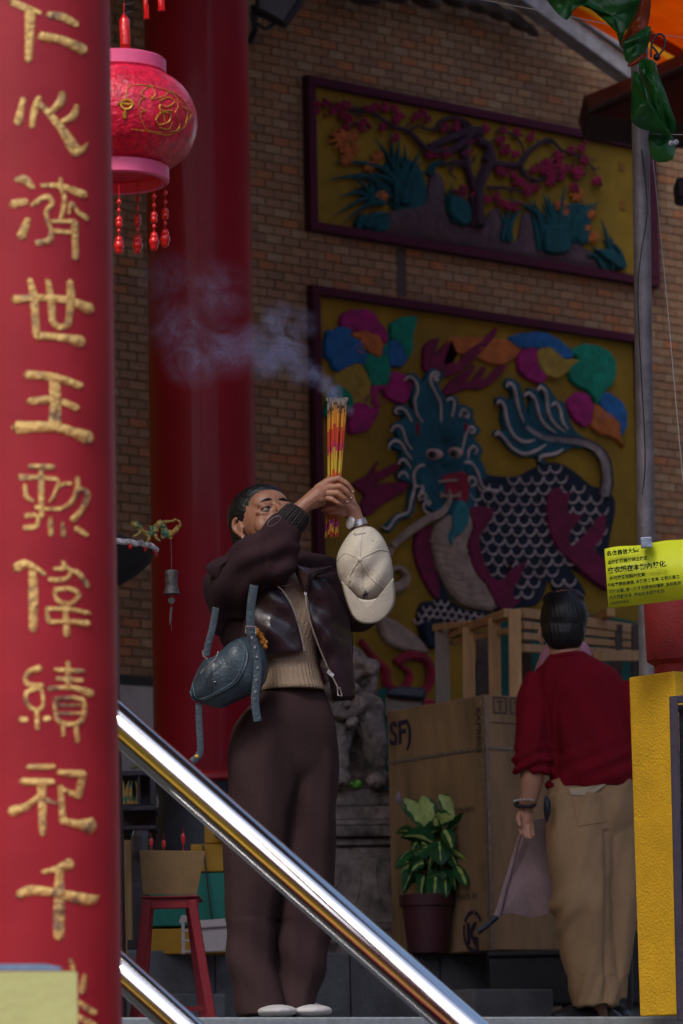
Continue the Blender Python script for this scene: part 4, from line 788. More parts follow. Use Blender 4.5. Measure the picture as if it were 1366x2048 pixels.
# white plastic crate
cr_ = thing('plastic_crate', P(440, 1905, 14.3), 'white plastic crate on the grey plinth behind the woman', 'crate'); m_wp = M('crate_plastic', (.50, .44, .45), .5, var=.1)
b = MB(); 
cy = 15.0-.2
cY = PLo and (WO+WN*PLo).y; cY = 14.7
def crY(x): return Ypx(x, 1909, zPL)
for y in (1843, 1862, 1882, 1904): b.beam(P(364, y, cY), P(386, y-2, cY-.02), .012, .008)
for x in (366, 383): b.beam(P(x, 1836, cY), P(x+1, 1908, cY), .012, .012)
b.stube([P(362, 1846, cY), P(366, 1834, cY), P(374, 1838, cY), P(382, 1840, cY)], .008)
b.build('ribbed_end', m_wp, cr_)
b = MB(); prism(b, [(386, 1852), (566, 1838), (566, 1898), (390, 1905)], cY, .02); b.build('side_panel', m_wp, cr_, smooth=False, bevel=.004)
b = MB(); b.beam(P(384, 1850, cY-.01), P(566, 1836, cY-.01), .014, .03); b.build('rim', m_wp, cr_, smooth=False, bevel=.003)
# dark shelf with gilt figures at far left
sh = thing('altar_shelf', P(265, 1620, 15.2), 'dark lacquered altar shelf with gilt carving beside the pillar', 'shelf'); m_lac = M('dark_lacquer', (.02, .015, .028), .35, var=.3, coat=.3)
b = MB()
for q in ((236, 312, 1540, 1552), (236, 312, 1610, 1622), (236, 312, 1650, 1660)): pbox(b, *q, 15.2, .3)
for q in ((300, 311, 1552, 1610), (275, 280, 1552, 1610)): pbox(b, *q, 15.21, .03)
pbox(b, 236, 312, 1552, 1900, 15.45, .03); b.build('case', m_lac, sh, smooth=False, bevel=.003)
b = MB()
rr = random.Random(9)
for k in range(4): x = 247+k*9; b.stube([P(x, 1608, 15.25), P(x+rr.uniform(-4, 4), 1585, 15.25), P(x+rr.uniform(-4, 4), 1560, 15.25)], [.012, .008, .003])
b.stube([P(262, 1538, 15.2), P(275, 1530, 15.2), P(290, 1536, 15.2), P(300, 1540, 15.2)], [.004, .012, .012, .005]); b.stube([P(284, 1536, 15.2), P(288, 1520, 15.2), P(284, 1508, 15.2)], [.009, .006, .003])
b.build('gilt_carving', m_drg, sh)
b = MB(); pbox(b, 246, 262, 1680, 1880, 14.6, .03); pbox(b, 240, 252, 1690, 2000, 14.3, .03); T(b.build('wooden_plank', m_tan, smooth=False), 'narrow tan plank leaning upright beside the pillar', 'plank')
b = MB(); pbox(b, 262, 300, 1655, 1720, 14.4, .25); T(b.build('dark_urn', m_lac, smooth=False, bevel=.03), 'dark glazed jar at the left behind the candle box', 'jar')

# ------------------------------------------------------------------ stone lion on its pedestal
m_stone = M('old_stone', (.25, .195, .18), .85, var=.5, vs=10, bump=.5, bs=45)
lY2 = 16.5; kl = lY2/F
def LP(x, y, d=0): return P(x, y, lY2+d)
b = MB()
b.chain([LP(690, 1570, .25), LP(688, 1500, .2), LP(698, 1430, .1), LP(705, 1370, 0)], [.14, .16, .13, .11])
b.ell(LP(700, 1350, -.03), (.11, .13, .10)); b.ell(LP(690, 1320, .02), (.09, .10, .07))
b.ell(LP(722, 1328, -.12), (.065, .07, .035)); b.ell(LP(735, 1325, -.16), (.032, .04, .022)); b.ell(LP(716, 1352, -.1), (.05, .06, .02))
b.chain([LP(735, 1420, -.08), LP(748, 1480, -.1), LP(750, 1545, -.1)], [.075, .055, .045]); b.ell(LP(758, 1560, -.16), (.058, .09, .04))
for x in (742, 756, 770): b.ell(LP(x, 1563, -.22), (.018, .03, .024))
b.chain([LP(680, 1440, -.1), LP(674, 1490, -.14), LP(676, 1540, -.14)], [.075, .055, .045]); b.ell(LP(678, 1555, -.2), (.055, .08, .04))
for x in (664, 678, 692): b.ell(LP(x, 1562, -.26), (.018, .03, .022))
b.stube([LP(650, 1425, -.12), LP(680, 1432, -.2), LP(715, 1420, -.2), LP(745, 1400, -.12)], .016, n=8)
b.ell(LP(704, 1445, -.19), .028)
rr = random.Random(5)
for k in range(34): b.ell(LP(rr.uniform(648, 724), rr.uniform(1370, 1420), -.1-rr.uniform(.03, .09)), rr.uniform(.012, .022), n=8, m=6)
for k in range(11): b.ell(LP(655+k*8.5, 1428+10*math.sin(k*.35)-k*2.4, -.215), .013, n=8, m=6)
b.stube([LP(724, 1345, -.12), LP(742, 1336, -.16), LP(748, 1318, -.17)], [.03, .034, .02], n=10)
for k in range(14): b.ell(LP(rr.uniform(655, 700), rr.uniform(1300, 1360), -.02-rr.uniform(0, .06)), rr.uniform(.02, .03), n=8, m=6)
b.ell(LP(708, 1310, -.09), .02)
T(b.sculpt('lion_statue', m_stone, None, .0065, 1, lambda co, f=wob(2, .010, 16), g=wob(5, .006, 55): f(co)+g(co)), 'weathered stone guardian lion sitting behind the woman', 'statue')
b = MB(); b.ell(LP(709, 1572, -.2), (.03, .02, .012)); b.ell(LP(700, 1568, -.22), (.02, .015, .01)); b.ell(LP(716, 1566, -.21), (.016, .012, .014))
T(b.build('green_leaf', M('lime_green', (.12, .38, .03), .5)), 'bright green leaf lying between the stone lion paws', 'leaf')
pd = thing('pedestal', LP(705, 1895), 'dark weathered stone pedestal under the guardian lion', 'pedestal')
ang = .14; ax = Vector((math.cos(ang), math.sin(ang), 0)); ay = Vector((-math.sin(ang), math.cos(ang), 0)); pcx = LP(702, 1700); pcx.z = 0
pz = lambda y: P(702, y, lY2-.2).z
def pbl(hw, y0, y1, nm, bev=.006):
    b = MB(); z0, z1 = pz(y1), pz(y0); b.box(pcx+Vector((0, 0, (z0+z1)/2)), ax*(hw*kl), ay*(hw*kl), Vector((0, 0, (z1-z0)/2))); return b.build(nm, m_stone, pd, smooth=False, bevel=bev)
pbl(84, 1578, 1612, 'top_slab', .01); pbl(100, 1613, 1640, 'moulding'); pbl(112, 1641, 1652, 'moulding'); pbl(126, 1653, 1676, 'ledge', .015); pbl(108, 1677, 1692, 'moulding'); pbl(96, 1693, 1848, 'shaft'); pbl(112, 1849, 1866, 'moulding')
b = MB(); b.box(pcx+Vector((0, 0, (pz(1866)+zPL)/2)), ax*(128*kl), ay*(128*kl), Vector((0, 0, (pz(1866)-zPL)/2)))
for s in (-1, 1):
    for k in range(5): b.ell(pcx+ax*(s*(60+14*k)*kl)-ay*(126*kl)+Vector((0, 0, (pz(1880)))), (.035, .03, .03))
b.sculpt('carved_foot', m_stone, pd, .01, 3, wob(8, .01, 14))
b = MB()
for k in range(3): pts = [pcx+ax*((-40+40*k+rr.uniform(-9, 9))*kl)-ay*(97*kl)+Vector((0, 0, pz(1730+i*28+rr.uniform(-8, 8)))) for i in range(4)]; b.stube(pts, .006, n=5)
b.build('carved_relief', m_stone, pd)

# ------------------------------------------------------------------ potted plant
ppY = 15.75; m_pot = M('maroon_pot', (.07, .015, .026), .55, var=.15); m_lf = M('leaf_green', (.012, .085, .022), .42, var=.3, vs=20, bump=.05); m_lfp = M('leaf_pale', (.40, .50, .15), .45, var=.25, vs=30, bump=.05); m_stem = M('stem_green', (.10, .20, .05), .5)
po = P(856, 1890, ppY); kp = ppY/F; potz = lambda y: P(856, y, ppY).z
pt = thing('potted_plant', (po.x, po.y, zPL), 'bushy pot plant with cream and green leaves in a maroon pot', 'plant')
b = MB(); b.lathe((po.x, po.y, 0), [(40*kp, zPL+.002), (50*kp, potz(1815)), (50*kp, potz(1813)), (55*kp, potz(1812)), (56*kp, potz(1790)), (51*kp, potz(1789)), (50*kp, potz(1800)), (2*kp, potz(1800))], 40); b.build('pot', m_pot, pt)
def leaf(base, tip, wd, pale, dy=0, droop=.12, par=None, Y=ppY, mm=None):
    b0 = P(base[0], base[1], Y+dy*.3); t0 = P(tip[0], tip[1], Y+dy); L = (t0-b0).length; ax_ = (t0-b0).normalized()
    side = ax_.cross(Vector((0, 1, 0))).normalized(); nrm = side.cross(ax_).normalized(); tw = random.uniform(-1.0, 1.0); pks = random.uniform(.02, .3)
    side = side*math.cos(tw)+nrm*math.sin(tw); nrm = side.cross(ax_)
    rows = []; n = 9
    for i in range(n+1):
        t = i/n; w_ = wd*kp*.5*(math.sin(math.pi*t**.8)**.75 if 0 < t < 1 else .02)*(1-.15*t)
        c = b0+(t0-b0)*t+Vector((0, 0, math.sin(t*math.pi)*droop*L))-nrm*(.0)
        pk = (.70+.12*math.sin(i*2.4+tw*9)) if pale else max(.04, pks+.06*math.sin(i*1.9+tw*9))
        rows.append([c+side*(w_*s)+nrm*(abs(s)*w_*.35) for s in (-1, -pk, 0, pk, 1)])
    vs = [p for r in rows for p in r]
    b = MB()
    b.use(m_lf); b.v = [tuple(v) for v in vs]
    for i in range(n):
        for j in range(4):
            b.use(m_lfp if j in (1, 2) and 0 < i < n-1+(1 if pale else 0) else m_lf); b.f.append((i*5+j, i*5+j+1, i*5+j+6, i*5+j+5)); b.m.append(b.cur)
    o = b.build('leaf', None, pt, angle=0)
    return o
kp *= 1.22; rl = random.Random(12); random.seed(21)
hl = [((850, 1655), (806, 1600), 44, 1), ((842, 1652), (838, 1594), 44, 1), ((918, 1645), (866, 1592), 46, 1), ((908, 1650), (934, 1606), 30, 1), ((850, 1650), (892, 1640), 26, 1), ((880, 1670), (945, 1636), 34, 0), ((900, 1672), (948, 1650), 30, 1), ((945, 1642), (982, 1634), 14, 0), ((895, 1700), (965, 1690), 34, 0), ((940, 1700), (980, 1692), 26, 1),
      ((860, 1690), (800, 1675), 40, 0), ((856, 1690), (815, 1720), 44, 0), ((866, 1680), (870, 1730), 48, 0), ((880, 1690), (900, 1740), 44, 0), ((905, 1690), (935, 1716), 30, 0), ((940, 1720), (958, 1752), 24, 0), ((955, 1742), (948, 1785), 24, 0), ((846, 1640), (800, 1616), 34, 0), ((930, 1680), (950, 1655), 38, 1), ((870, 1660), (842, 1680), 40, 0), ((890, 1740), (880, 1782), 34, 0), ((840, 1720), (812, 1760), 34, 0), ((862, 1740), (868, 1788), 30, 0), ((900, 1730), (915, 1775), 30, 0), ((880, 1650), (862, 1632), 24, 1)]
for bs, tp_, w_, pl_ in hl: leaf((bs[0]+12, bs[1]), (tp_[0]+(tp_[0]-870)*.16+12, tp_[1]-(3 if tp_[1] < 1650 else 0)), w_, pl_, rl.uniform(-.12, .05))
for x, y, tx, ty, w_ in ((830, 1740, 806, 1790, 30), (850, 1750, 842, 1800, 30), (872, 1750, 868, 1804, 32), (890, 1745, 892, 1796, 28), (905, 1740, 912, 1784, 26), (820, 1700, 790, 1738, 32), (930, 1660, 962, 1672, 26)): leaf((x, y), (tx, ty), w_, 0, -.1)
for k in range(54):
    a_ = rl.uniform(0, 6.28); r_ = rl.uniform(10, 48); cx, cy_ = 880+r_*math.cos(a_)*1.35, 1712+r_*math.sin(a_)*1.2
    a2 = rl.uniform(-.4, 3.5); leaf((cx, cy_), (cx+math.cos(a2)*rl.uniform(30, 60), cy_+math.sin(a2)*rl.uniform(18, 54)), rl.uniform(14, 32), rl.random() < .22, rl.uniform(-.1, .22))
for k in range(12):
    x = 862+rl.uniform(-28, 28); b = MB(); b.stube([P(860+rl.uniform(-18, 18), 1800, ppY), P(x, 1750, ppY), P(x+rl.uniform(-25, 25), 1690, ppY-.02)], [.006, .005, .003], n=6); b.build('stem', m_stem, pt)
b = MB(); b.stube([P(900, 1720, ppY), P(935, 1698, ppY), P(955, 1730, ppY)], .003, n=5); b.stube([P(900, 1680, ppY), P(945, 1645, ppY)], .003, n=5); b.build('stem', m_stem, pt)

# ------------------------------------------------------------------ cardboard box
m_card = M('cardboard', (.31, .19, .10), .85, var=.3, vs=7, bump=.1, bs=60, stretch=(1, 1, .25)); m_tape = M('clear_tape', (.27, .20, .16), .22, var=.2, vs=50, bump=.4, bs=90); m_ink = M('dark_ink', (.03, .015, .05), .8); m_inkb = M('brown_print', (.11, .06, .05), .9)
c0 = P(975, 1640, 15.55); dl = Vector((-.55, .835, 0)); dr_ = Vector((.835, .55, 0))
def zat(p, y): # height of a pixel row above a ground point
    lo, hi = -1, 8
    for _ in range(40):
        mid = (lo+hi)/2
        if toimg(Vector((p.x, p.y, mid)))[1] > y: lo = mid
        else: hi = mid
    return lo
zb0, zt0 = zPL+.001, zat(c0, 1389)
Lb, Rb = .71, .74
cbx = thing('cardboard_box', (c0.x, c0.y, zb0), 'large taped cardboard box behind the pot plant with marker letters', 'box')
b = MB(); b.box(c0+dl*(Lb/2)+dr_*(Rb/2)+Vector((0, 0, (zb0+zt0)/2-c0.z)), dl*(Lb/2), dr_*(Rb/2), Vector((0, 0, (zt0-zb0)/2))); b.build('carton', m_card, cbx, smooth=False, bevel=.006)
def fL(s, z, off=.003): p = c0+dl*s-dr_*off; p.z = z; return p
def fR(s, z, off=.003): p = c0+dr_*s-dl*off; p.z = z; return p
zt_ = zat(c0, 1496)
b = MB(); w_ = .008
for i in range(14): s0, s1 = Lb*i/14, Lb*(i+1)/14; b.quad(fL(s0, zt_-w_+.003*math.sin(i*1.7)), fL(s1, zt_-w_+.003*math.sin(i*1.7+1.7)), fL(s1, zt_+w_+.002*math.sin(i*2.3+2.3), .004), fL(s0, zt_+w_+.002*math.sin(i*2.3), .004))
for i in range(8): s0, s1 = Rb*i/8, Rb*(i+1)/8; b.quad(fR(s0, zt_-w_), fR(s1, zt_-w_), fR(s1, zt_+w_, .004), fR(s0, zt_+w_, .004))
b.build('tape', m_tape, cbx)
b = MB(); b.quad(fL(0, zb0, .0045), fL(.018, zb0, .0045), fL(.02, zt0, .0045), fL(0, zt0, .0045)); b.quad(fR(0, zb0, .0045), fR(.014, zb0, .0045), fR(.014, zt0, .0045), fR(0, zt0, .0045)); b.build('tape', m_tape, cbx)
b = MB(); b.tube([fL(.0, zt_-.004, .002), fL(Lb, zt_-.004, .002)], .0025, n=5); b.tube([fR(.0, zt_-.004, .002), fR(Rb, zt_-.004, .002)], .0025, n=5); b.build('seam', m_inkb, cbx)
text_mesh('SF)', m_ink, 'marker_letters', cbx, fL(Lb-.02, zat(fL(Lb-.02, 0), 1490)), -dl, (0, 0, 1), .135, .001, .003)
text_mesh('EXPRESS', m_inkb, 'printed_word', cbx, fL(.055, zat(fL(.05, 0), 1415)), (0, 0, -1), dl*-1, .05, .001, .001)
text_mesh('CARTON NO', m_inkb, 'printed_word', cbx, fL(.30, zat(fL(.2, 0), 1628)), -dl, (0, 0, 1), .035, .001)
text_mesh('MADE IN', m_inkb, 'printed_word', cbx, fL(.22, zat(fL(.2, 0), 1800)), -dl, (0, 0, 1), .035, .001)
for j in range(2):
    for zz in (1428, 1902):
        s0 = .04+.085*j; z0 = zat(fR(.1, 0), zz); b = MB()
        for q in ((0, .07, 0, .008), (0, .07, .062, .07), (0, .008, .008, .062), (.062, .07, .008, .062), (.03, .04, .012, .045), (.02, .05, .045, .055)): b.quad(fR(s0+q[0], z0+q[2]), fR(s0+q[1], z0+q[2]), fR(s0+q[1], z0+q[3]), fR(s0+q[0], z0+q[3]))
        if zz < 1900: b.build('handling_mark', m_inkb, cbx, smooth=False)
b = MB(); b.quad(fR(.03, zat(fR(.1, 0), 1447)), fR(.2, zat(fR(.1, 0), 1447)), fR(.2, zat(fR(.1, 0), 1445)), fR(.03, zat(fR(.1, 0), 1445))); b.build('printed_line', m_inkb, cbx, smooth=False)
# circled letter logo painted on the box foot
lg = fL(.115, zat(fL(.1, 0), 1862)); b = MB(); R_ = .085; up_ = Vector((0, 0, 1))
for a0, a1 in ((.5, 1.35), (1.5, 2.6), (2.75, 4.6)):
    n = 16
    for i in range(n):
        t0, t1 = a0+(a1-a0)*i/n, a0+(a1-a0)*(i+1)/n; f_ = lambda t, r: lg-dl*(r*math.cos(t)*.85)+up_*(r*math.sin(t))-dr_*.002
        b.quad(f_(t0, R_), f_(t1, R_), f_(t1, R_*.80), f_(t0, R_*.80))
b.build('ring_logo', m_ink, cbx, smooth=False)
text_mesh('K', m_ink, 'logo_letter', cbx, lg+dl*.045-up_*.05, -dl, (0, 0, 1), .12, .004, .004); text_mesh('S', m_ink, 'logo_letter', cbx, lg-dl*.0-up_*.085, -dl, (0, 0, 1), .085, .004, .003)
b = MB(); b.puff([P(x, y, 15.6) for x, y in smooth_poly([(790, 1598), (797, 1582), (803, 1596), (806, 1606), (798, 1610)], 3)], P(801, 1596, 15.58), .006, .006, (0, -1, 0), 4); T(b.build('paper_scrap', M('pink_paper', (.26, .2, .24), .8)), 'small crumpled pale pink paper tucked behind the pot plant leaves', 'paper')
# black tray beside the plinth
b = MB(); pbox(b, 980, 1180, 1908, 2010, 15.3, .5); b.bx(P(980, 1900, 15.3).x-.01, P(1180, 1900, 15.3).x, 15.28, 15.3, P(1000, 1914, 15.3).z, P(1000, 1903, 15.3).z)
T(b.build('black_trough', m_black, smooth=False, bevel=.006), 'low black trough on the floor under the cardboard box corner', 'trough')
b = MB(); pbox(b, 1200, 1300, 1862, 2010, 15.3, .4); T(b.build('black_crate', m_black, smooth=False, bevel=.01), 'black crate on the floor between the man and the yellow post', 'crate')
# small white carton with black lid
wb = thing('white_carton', P(808, 1425, 17.2), 'small white carton with a dark lid behind the cardboard box', 'carton')
b = MB(); prism(b, [(771, 1392), (845, 1398), (843, 1440), (771, 1432)], 17.2, .25); b.build('carton', M('grey_carton', (.24, .19, .17), .8), wb, smooth=False, bevel=.004)
b = MB(); prism(b, [(774, 1380), (800, 1372), (852, 1376), (850, 1398), (772, 1391)], 17.15, .3); b.build('lid', m_navy, wb, smooth=False, bevel=.01)

# ------------------------------------------------------------------ timber crate frame
m_wood = M('raw_pine', (.50, .28, .13), .75, var=.18, vs=6, bump=.2, bs=30, stretch=(5, 5, .8)); m_wood2 = M('grey_pine', (.30, .24, .20), .85, var=.2, stretch=(5, 5, .8))
tc_ = thing('timber_frame', P(1028, 1392, 16.4), 'open frame of raw pine posts and rails stacked on the cartons', 'frame')
def tb(p, q, wd, nm='rail', mt=None, th=None): b = MB(); b.beam(P(*p), P(*q), wd*16.5/F, (th or wd)*16.5/F); b.build(nm, mt or m_wood, tc_, smooth=False, bevel=.003)
tb((1029, 1219, 16.3), (1031, 1400, 16.3), 25, 'post'); tb((988, 1238, 16.6), (990, 1400, 16.6), 25, 'post'); tb((937, 1256, 16.95), (938, 1420, 16.95), 26, 'post'); tb((884, 1262, 17.3), (886, 1440, 17.3), 30, 'post', m_wood2)
tb((1052, 1240, 16.9), (1053, 1400, 16.9), 20, 'post', m_brown)
tb((905, 1268, 17.25), (1016, 1226, 16.4), 18); tb((870, 1255, 17.3), (942, 1248, 17.0), 14)
tb((905, 1285, 17.3), (1016, 1262, 16.45), 12)
for y0, y1, w_ in ((1226, 1262, 20), (1250, 1276, 15), (1272, 1292, 14), (1296, 1308, 16)): tb((1042, y0, 16.35), (1286, y1, 17.9), w_)
tb((1175, 1246, 17.6), (1222, 1224, 17.2), 18)
for x in (1142, 1232, 1275): tb((x, 1250, 17.5), (x, 1440, 17.5), 26, 'post', m_brown)
tb((1196, 1312, 17.0), (1270, 1312, 17.4), 22); tb((965, 1265, 17.3), (966, 1420, 17.3), 26, 'post', m_brown)

# ------------------------------------------------------------------ right side: pole, post, sign
YPc = 11.75; q0 = P(1348, 1342, YPc); sw = .20
ypost = thing('yellow_post', (q0.x, q0.y, FLOOR), 'square yellow stucco post standing at the right edge', 'post')
b = MB(); cpt = q0-WN*(sw/2)+WD*(sw/2); cpt.z = 0
b.box(cpt+Vector((0, 0, (FLOOR+q0.z)/2)), WD*(sw/2), WN*(sw/2), Vector((0, 0, (q0.z-FLOOR)/2))); o = b.build('pier', m_yellow, ypost, smooth=False, bevel=.004)
m_potr = M('red_pot_paint', (.28, .015, .018), .7, var=.12, vs=30, bump=.22, bs=160)
rp_ = thing('red_pot', (cpt.x, cpt.y, q0.z), 'round rough red pot standing on top of the yellow post', 'pot'); kr = 11.9/F
pzr = lambda y: zat(cpt, y)
b = MB(); b.lathe((cpt.x, cpt.y, 0), [(40*kr, q0.z+.001), (40*kr, pzr(1331)), (54*kr, pzr(1322)), (55*kr, pzr(1316)), (57*kr, pzr(1202)), (54*kr, pzr(1198)), (50*kr, pzr(1199)), (3*kr, pzr(1201))], 48); b.build('pot_body', m_potr, rp_)
m_pole = M('galvanised_pole', (.20, .18, .20), .5, metal=.3, var=.25, vs=10, bump=.15)
pol = thing('pole', P(1300, 1350, 12.3), 'grey metal scaffold pole rising beside the yellow sign', 'pole')
pb0, pt0 = P(1300, 1350, 12.2), P(1270, -150, 12.2); pb0.x = pb0.x; v_ = P(1282, 700, 12.2)
pa_, pb2 = P(1292, 1060, 12.2), P(1281, 250, 12.2); dd_ = (pb2-pa_)/(pb2.z-pa_.z); b = MB(); b.tube([pa_+dd_*(FLOOR-pa_.z), pa_+dd_*(4.2-pa_.z)], 18.0*12.2/F, n=24); b.build('tube', m_pole, pol)
b = MB(); b.stube([P(1283, 300, 12.16), P(1294, 420, 12.16), P(1280, 520, 12.15), P(1276, 620, 12.15), P(1290, 900, 12.15), P(1284, 990, 12.15)], .0022, n=5); b.build('cable', m_black, pol)
# notice sign
m_sign = M('neon_paper', (.74, .84, .02), .6, var=.04, vs=3, bump=.02, bs=8, coat=.12); m_txt = M('sign_ink', (.01, .02, .005), .9, var=0)
sg = thing('yellow_sign', P(1290, 1150, 11.6), 'bright yellow green laminated notice with black Chinese text clipped to the pole', 'sign')
sA, sB, sC = P(1209, 1098, 11.62), P(1420, 1071, 11.5), P(1217, 1217, 11.62); sx = (sB-sA).normalized(); sy_ = (sA-sC).normalized(); sn = sx.cross(sy_).normalized()
b = MB(); D_ = sC+(sB-sA); gx = 14; vs = []
for i in range(gx+1):
    t = i/gx; w_ = sn*(.003*math.sin(t*9)); vs += [sA.lerp(sB, t)+w_+sy_*(.0025*math.sin(t*14)), sC.lerp(D_, t)+w_*.4]
b.add(vs, [(2*i, 2*i+1, 2*i+3, 2*i+2) for i in range(gx)]); o = b.build('sheet', m_sign, sg); o.modifiers.new('s', 'SOLIDIFY').thickness = .0008
ks = 11.6/F
def sline(x, y, s, size, bold=0): text_mesh(s, m_txt, 'text_line', sg, P(x, y, 11.6), sx, sy_, size*ks, .006, bold)
sline(1215, 1112, '各位善信大德:', 11, .0005); sline(1217, 1129, '為維護廟務管理之規定,', 8.4, .0003); sline(1298, 1121, '本廟不接受附', 13.5, .0007); sline(1217, 1147, '來衣紙在本廟內焚化.', 13.5, .0007); sline(1332, 1135, '現請各位', 8, .0003)
sline(1220, 1161, '外可接受地點內化寶.', 8.4, .0003); sline(1216, 1174, '今起專開各善信, 本廟再之宣導, 會就適當之', 8, .0003); sline(1219, 1187, '可代化寶, 是一項不良帶信的隱患, 為何各深', 8, .0003); sline(1220, 1199, '凡久藝靜可多, 使出適令協管手續', 8, .0003); sline(1220, 1210, '本廟理事會敬啟', 6)
b = MB(); prism(b, [(1281, 1075), (1303, 1073), (1305, 1094), (1283, 1096)], 11.53, .02); o = b.build('steel_clip', M('steel_clip', (.42, .48, .6), .3, metal=.7), None, smooth=False, bevel=.002); T(o, 'small steel clip gripping the top of the yellow green notice', 'clip')
# dark metal gate frame at the right edge
gt = thing('metal_gate', P(1360, 2030, 11.6), 'dark metal gate frame bolted before the yellow post', 'gate'); m_gate = M('gate_paint', (.045, .035, .06), .5, var=.2)
def gb(p, q, wd, nm, mt=m_gate): b = MB(); b.beam(P(*p), P(*q), wd*11.5/F, wd*11.5/F); b.build(nm, mt, gt, smooth=False, bevel=.002)
gb((1347, 1397, 11.42), (1362, 2042, 11.42), 16, 'stile'); gb((1340, 1400, 11.42), (1460, 1392, 11.45), 14, 'top_rail'); gb((1357, 1425, 11.43), (1367, 2030, 11.43), 2, 'bead', m_gold)
b = MB(); prism(b, [(1356, 1410), (1440, 1404), (1450, 2040), (1370, 2040)], 11.46, .006); b.build('pane', m_glass, gt, smooth=False)
# green and orange plastic tied to the pole
def sheetmat(nm, c):
    m = M(nm, c, .32, var=.35, vs=9, bump=.4, bs=14, coat=.2); nt = m.node_tree; pb_ = nt.nodes['Principled BSDF']; tr_ = nt.nodes.new('ShaderNodeBsdfTranslucent'); tr_.inputs[0].default_value = (*c, 1); mx_ = nt.nodes.new('ShaderNodeMixShader'); mx_.inputs[0].default_value = .5
    nt.links.new(pb_.outputs[0], mx_.inputs[1]); nt.links.new(tr_.outputs[0], mx_.inputs[2]); nt.links.new(mx_.outputs[0], nt.nodes['Material Output'].inputs[0]); return m
m_gp, m_op = sheetmat('green_plastic', (.03, .20, .045)), sheetmat('orange_plastic', (.42, .075, .02))
C7 = lambda pts: CR(960, 0, 3.365, pts)
def film(pts, Y, mt, nm, lb, amp=.012, th=.012):
    pp = smooth_poly(C7(pts), 3); cx = sum(p[0] for p in pp)/len(pp); cy_ = sum(p[1] for p in pp)/len(pp); b = MB()
    b.puff([P(x, y, Y+amp*math.sin(i*.9)*1.3) for i, (x, y) in enumerate(pp)], P(cx, cy_, Y-.004), th, th*.3, (0, -1, 0), 6)
    rr_ = random.Random(len(pts)); f1 = wob(rr_.random()*9, amp*1.3, 22); f2 = wob(3, amp*.8, 70)
    b.v = [tuple(Vector(v)+Vector((0, -1, 0))*(f1(v)+f2(v))) for v in b.v]
    return T(b.build(nm, mt, angle=60), lb, 'plastic sheet')
film([(455, -40), (500, 60), (570, 132), (600, 122), (640, 60), (700, 22), (760, -40)], 12.1, m_gp, 'green_pennant', 'pointed green plastic pennant hanging at the top edge left of the pole')
film([(680, 30), (740, -30), (1110, -30), (1085, 80), (985, 200), (942, 320), (930, 240), (830, 130), (740, 60)], 12.15, m_gp, 'green_sheet', 'wide green plastic sheet stretched from the pole top')
film([(1150, -30), (1130, 180), (1060, 250), (960, 330), (948, 300), (980, 220), (1060, 70), (1090, -30)], 12.1, m_op, 'orange_sheet', 'twisted orange plastic wound round the pole top')
film([(1152, 200), (1112, 350), (1000, 425), (965, 350), (970, 280), (1120, 180)], 12.06, m_gp, 'green_wrap', 'green plastic band wrapped tightly round the pole under the orange twist')
film([(1112, 350), (1110, 400), (1010, 450), (1000, 425)], 12.05, m_op, 'orange_band', 'thin orange band tied round the pole above the green bag', .004)
film([(1070, 430), (1090, 400), (1168, 402), (1205, 520), (1320, 830), (1292, 905), (1230, 860), (1130, 650), (1080, 520)], 12.0, m_gp, 'green_bag', 'long green plastic bag hanging on the right of the pole', .016, .04)
film([(1028, 515), (1060, 485), (1120, 600), (1190, 750), (1285, 910), (1200, 900), (1040, 845), (1015, 740)], 11.96, m_gp, 'green_bag', 'shorter green plastic bag overlapping in front of the pole', .016, .035)
film([(1140, 880), (1300, 915), (1298, 1072), (1160, 1072)], 12.05, m_gp, 'green_flag', 'small square green plastic flag below the hanging bags', .008, .006)
b = MB(); b.stube([P(*q, 12.05) for q in C7([(1150, 385), (1160, 280), (1205, 228), (1245, 260), (1235, 330), (1180, 390), (1195, 360), (1150, 300)])], .0035, n=6); b.ell(P(*C7([(1190, 385)])[0], 12.05), .012); T(b.build('cord_loop', m_black), 'black cord loop knotted above the green bag', 'cord')
m_line = M('thin_line', (.45, .42, .42), .6)
for i, (pts, r_, lb) in enumerate([([(940, -5, 12.6), (1100, 25, 12.5), (1250, 56, 12.3)], .0016, 'thin white line running from the top edge down to the green sheet'), ([(1250, 60, 12.3), (1366, 75, 12), (1420, 80, 12)], .0012, 'thin line running right behind the black cord loop'), ([(1300, 268, 12), (1400, 270, 12)], .0012, 'thin line holding the glass beads'), ([(1303, 290, 12.4), (1330, 560, 12.2), (1366, 960, 12), (1380, 1080, 12)], .0014, 'thin line dropping steeply right of the pole')]):
    b = MB(); b.stube([P(*q) for q in pts], r_, n=5); T(b.build('thin_line', m_line), lb, 'line')
m_crys = M('clear_bead', (.8, .8, .85), .05, trans=.6, var=.02, bump=0)
for x, lb in ((1342, 'left'), (1352, 'right')): b = MB(); b.ell(P(x, 286-(x > 1345)*2, 11.95), .009, n=16, m=12); T(b.build('glass_bead', m_crys), 'clear glass bead hanging beside the green flag, %s of two' % lb, 'bead', 'glass beads by the green flag')
fl2 = MB(); prism(fl2, [(1352, 355), (1400, 350), (1400, 400), (1356, 392)], 18, .2); T(fl2.build('wall_lamp', m_navy, smooth=False, bevel=.01), 'dark lamp housing cut by the right edge', 'lamp')
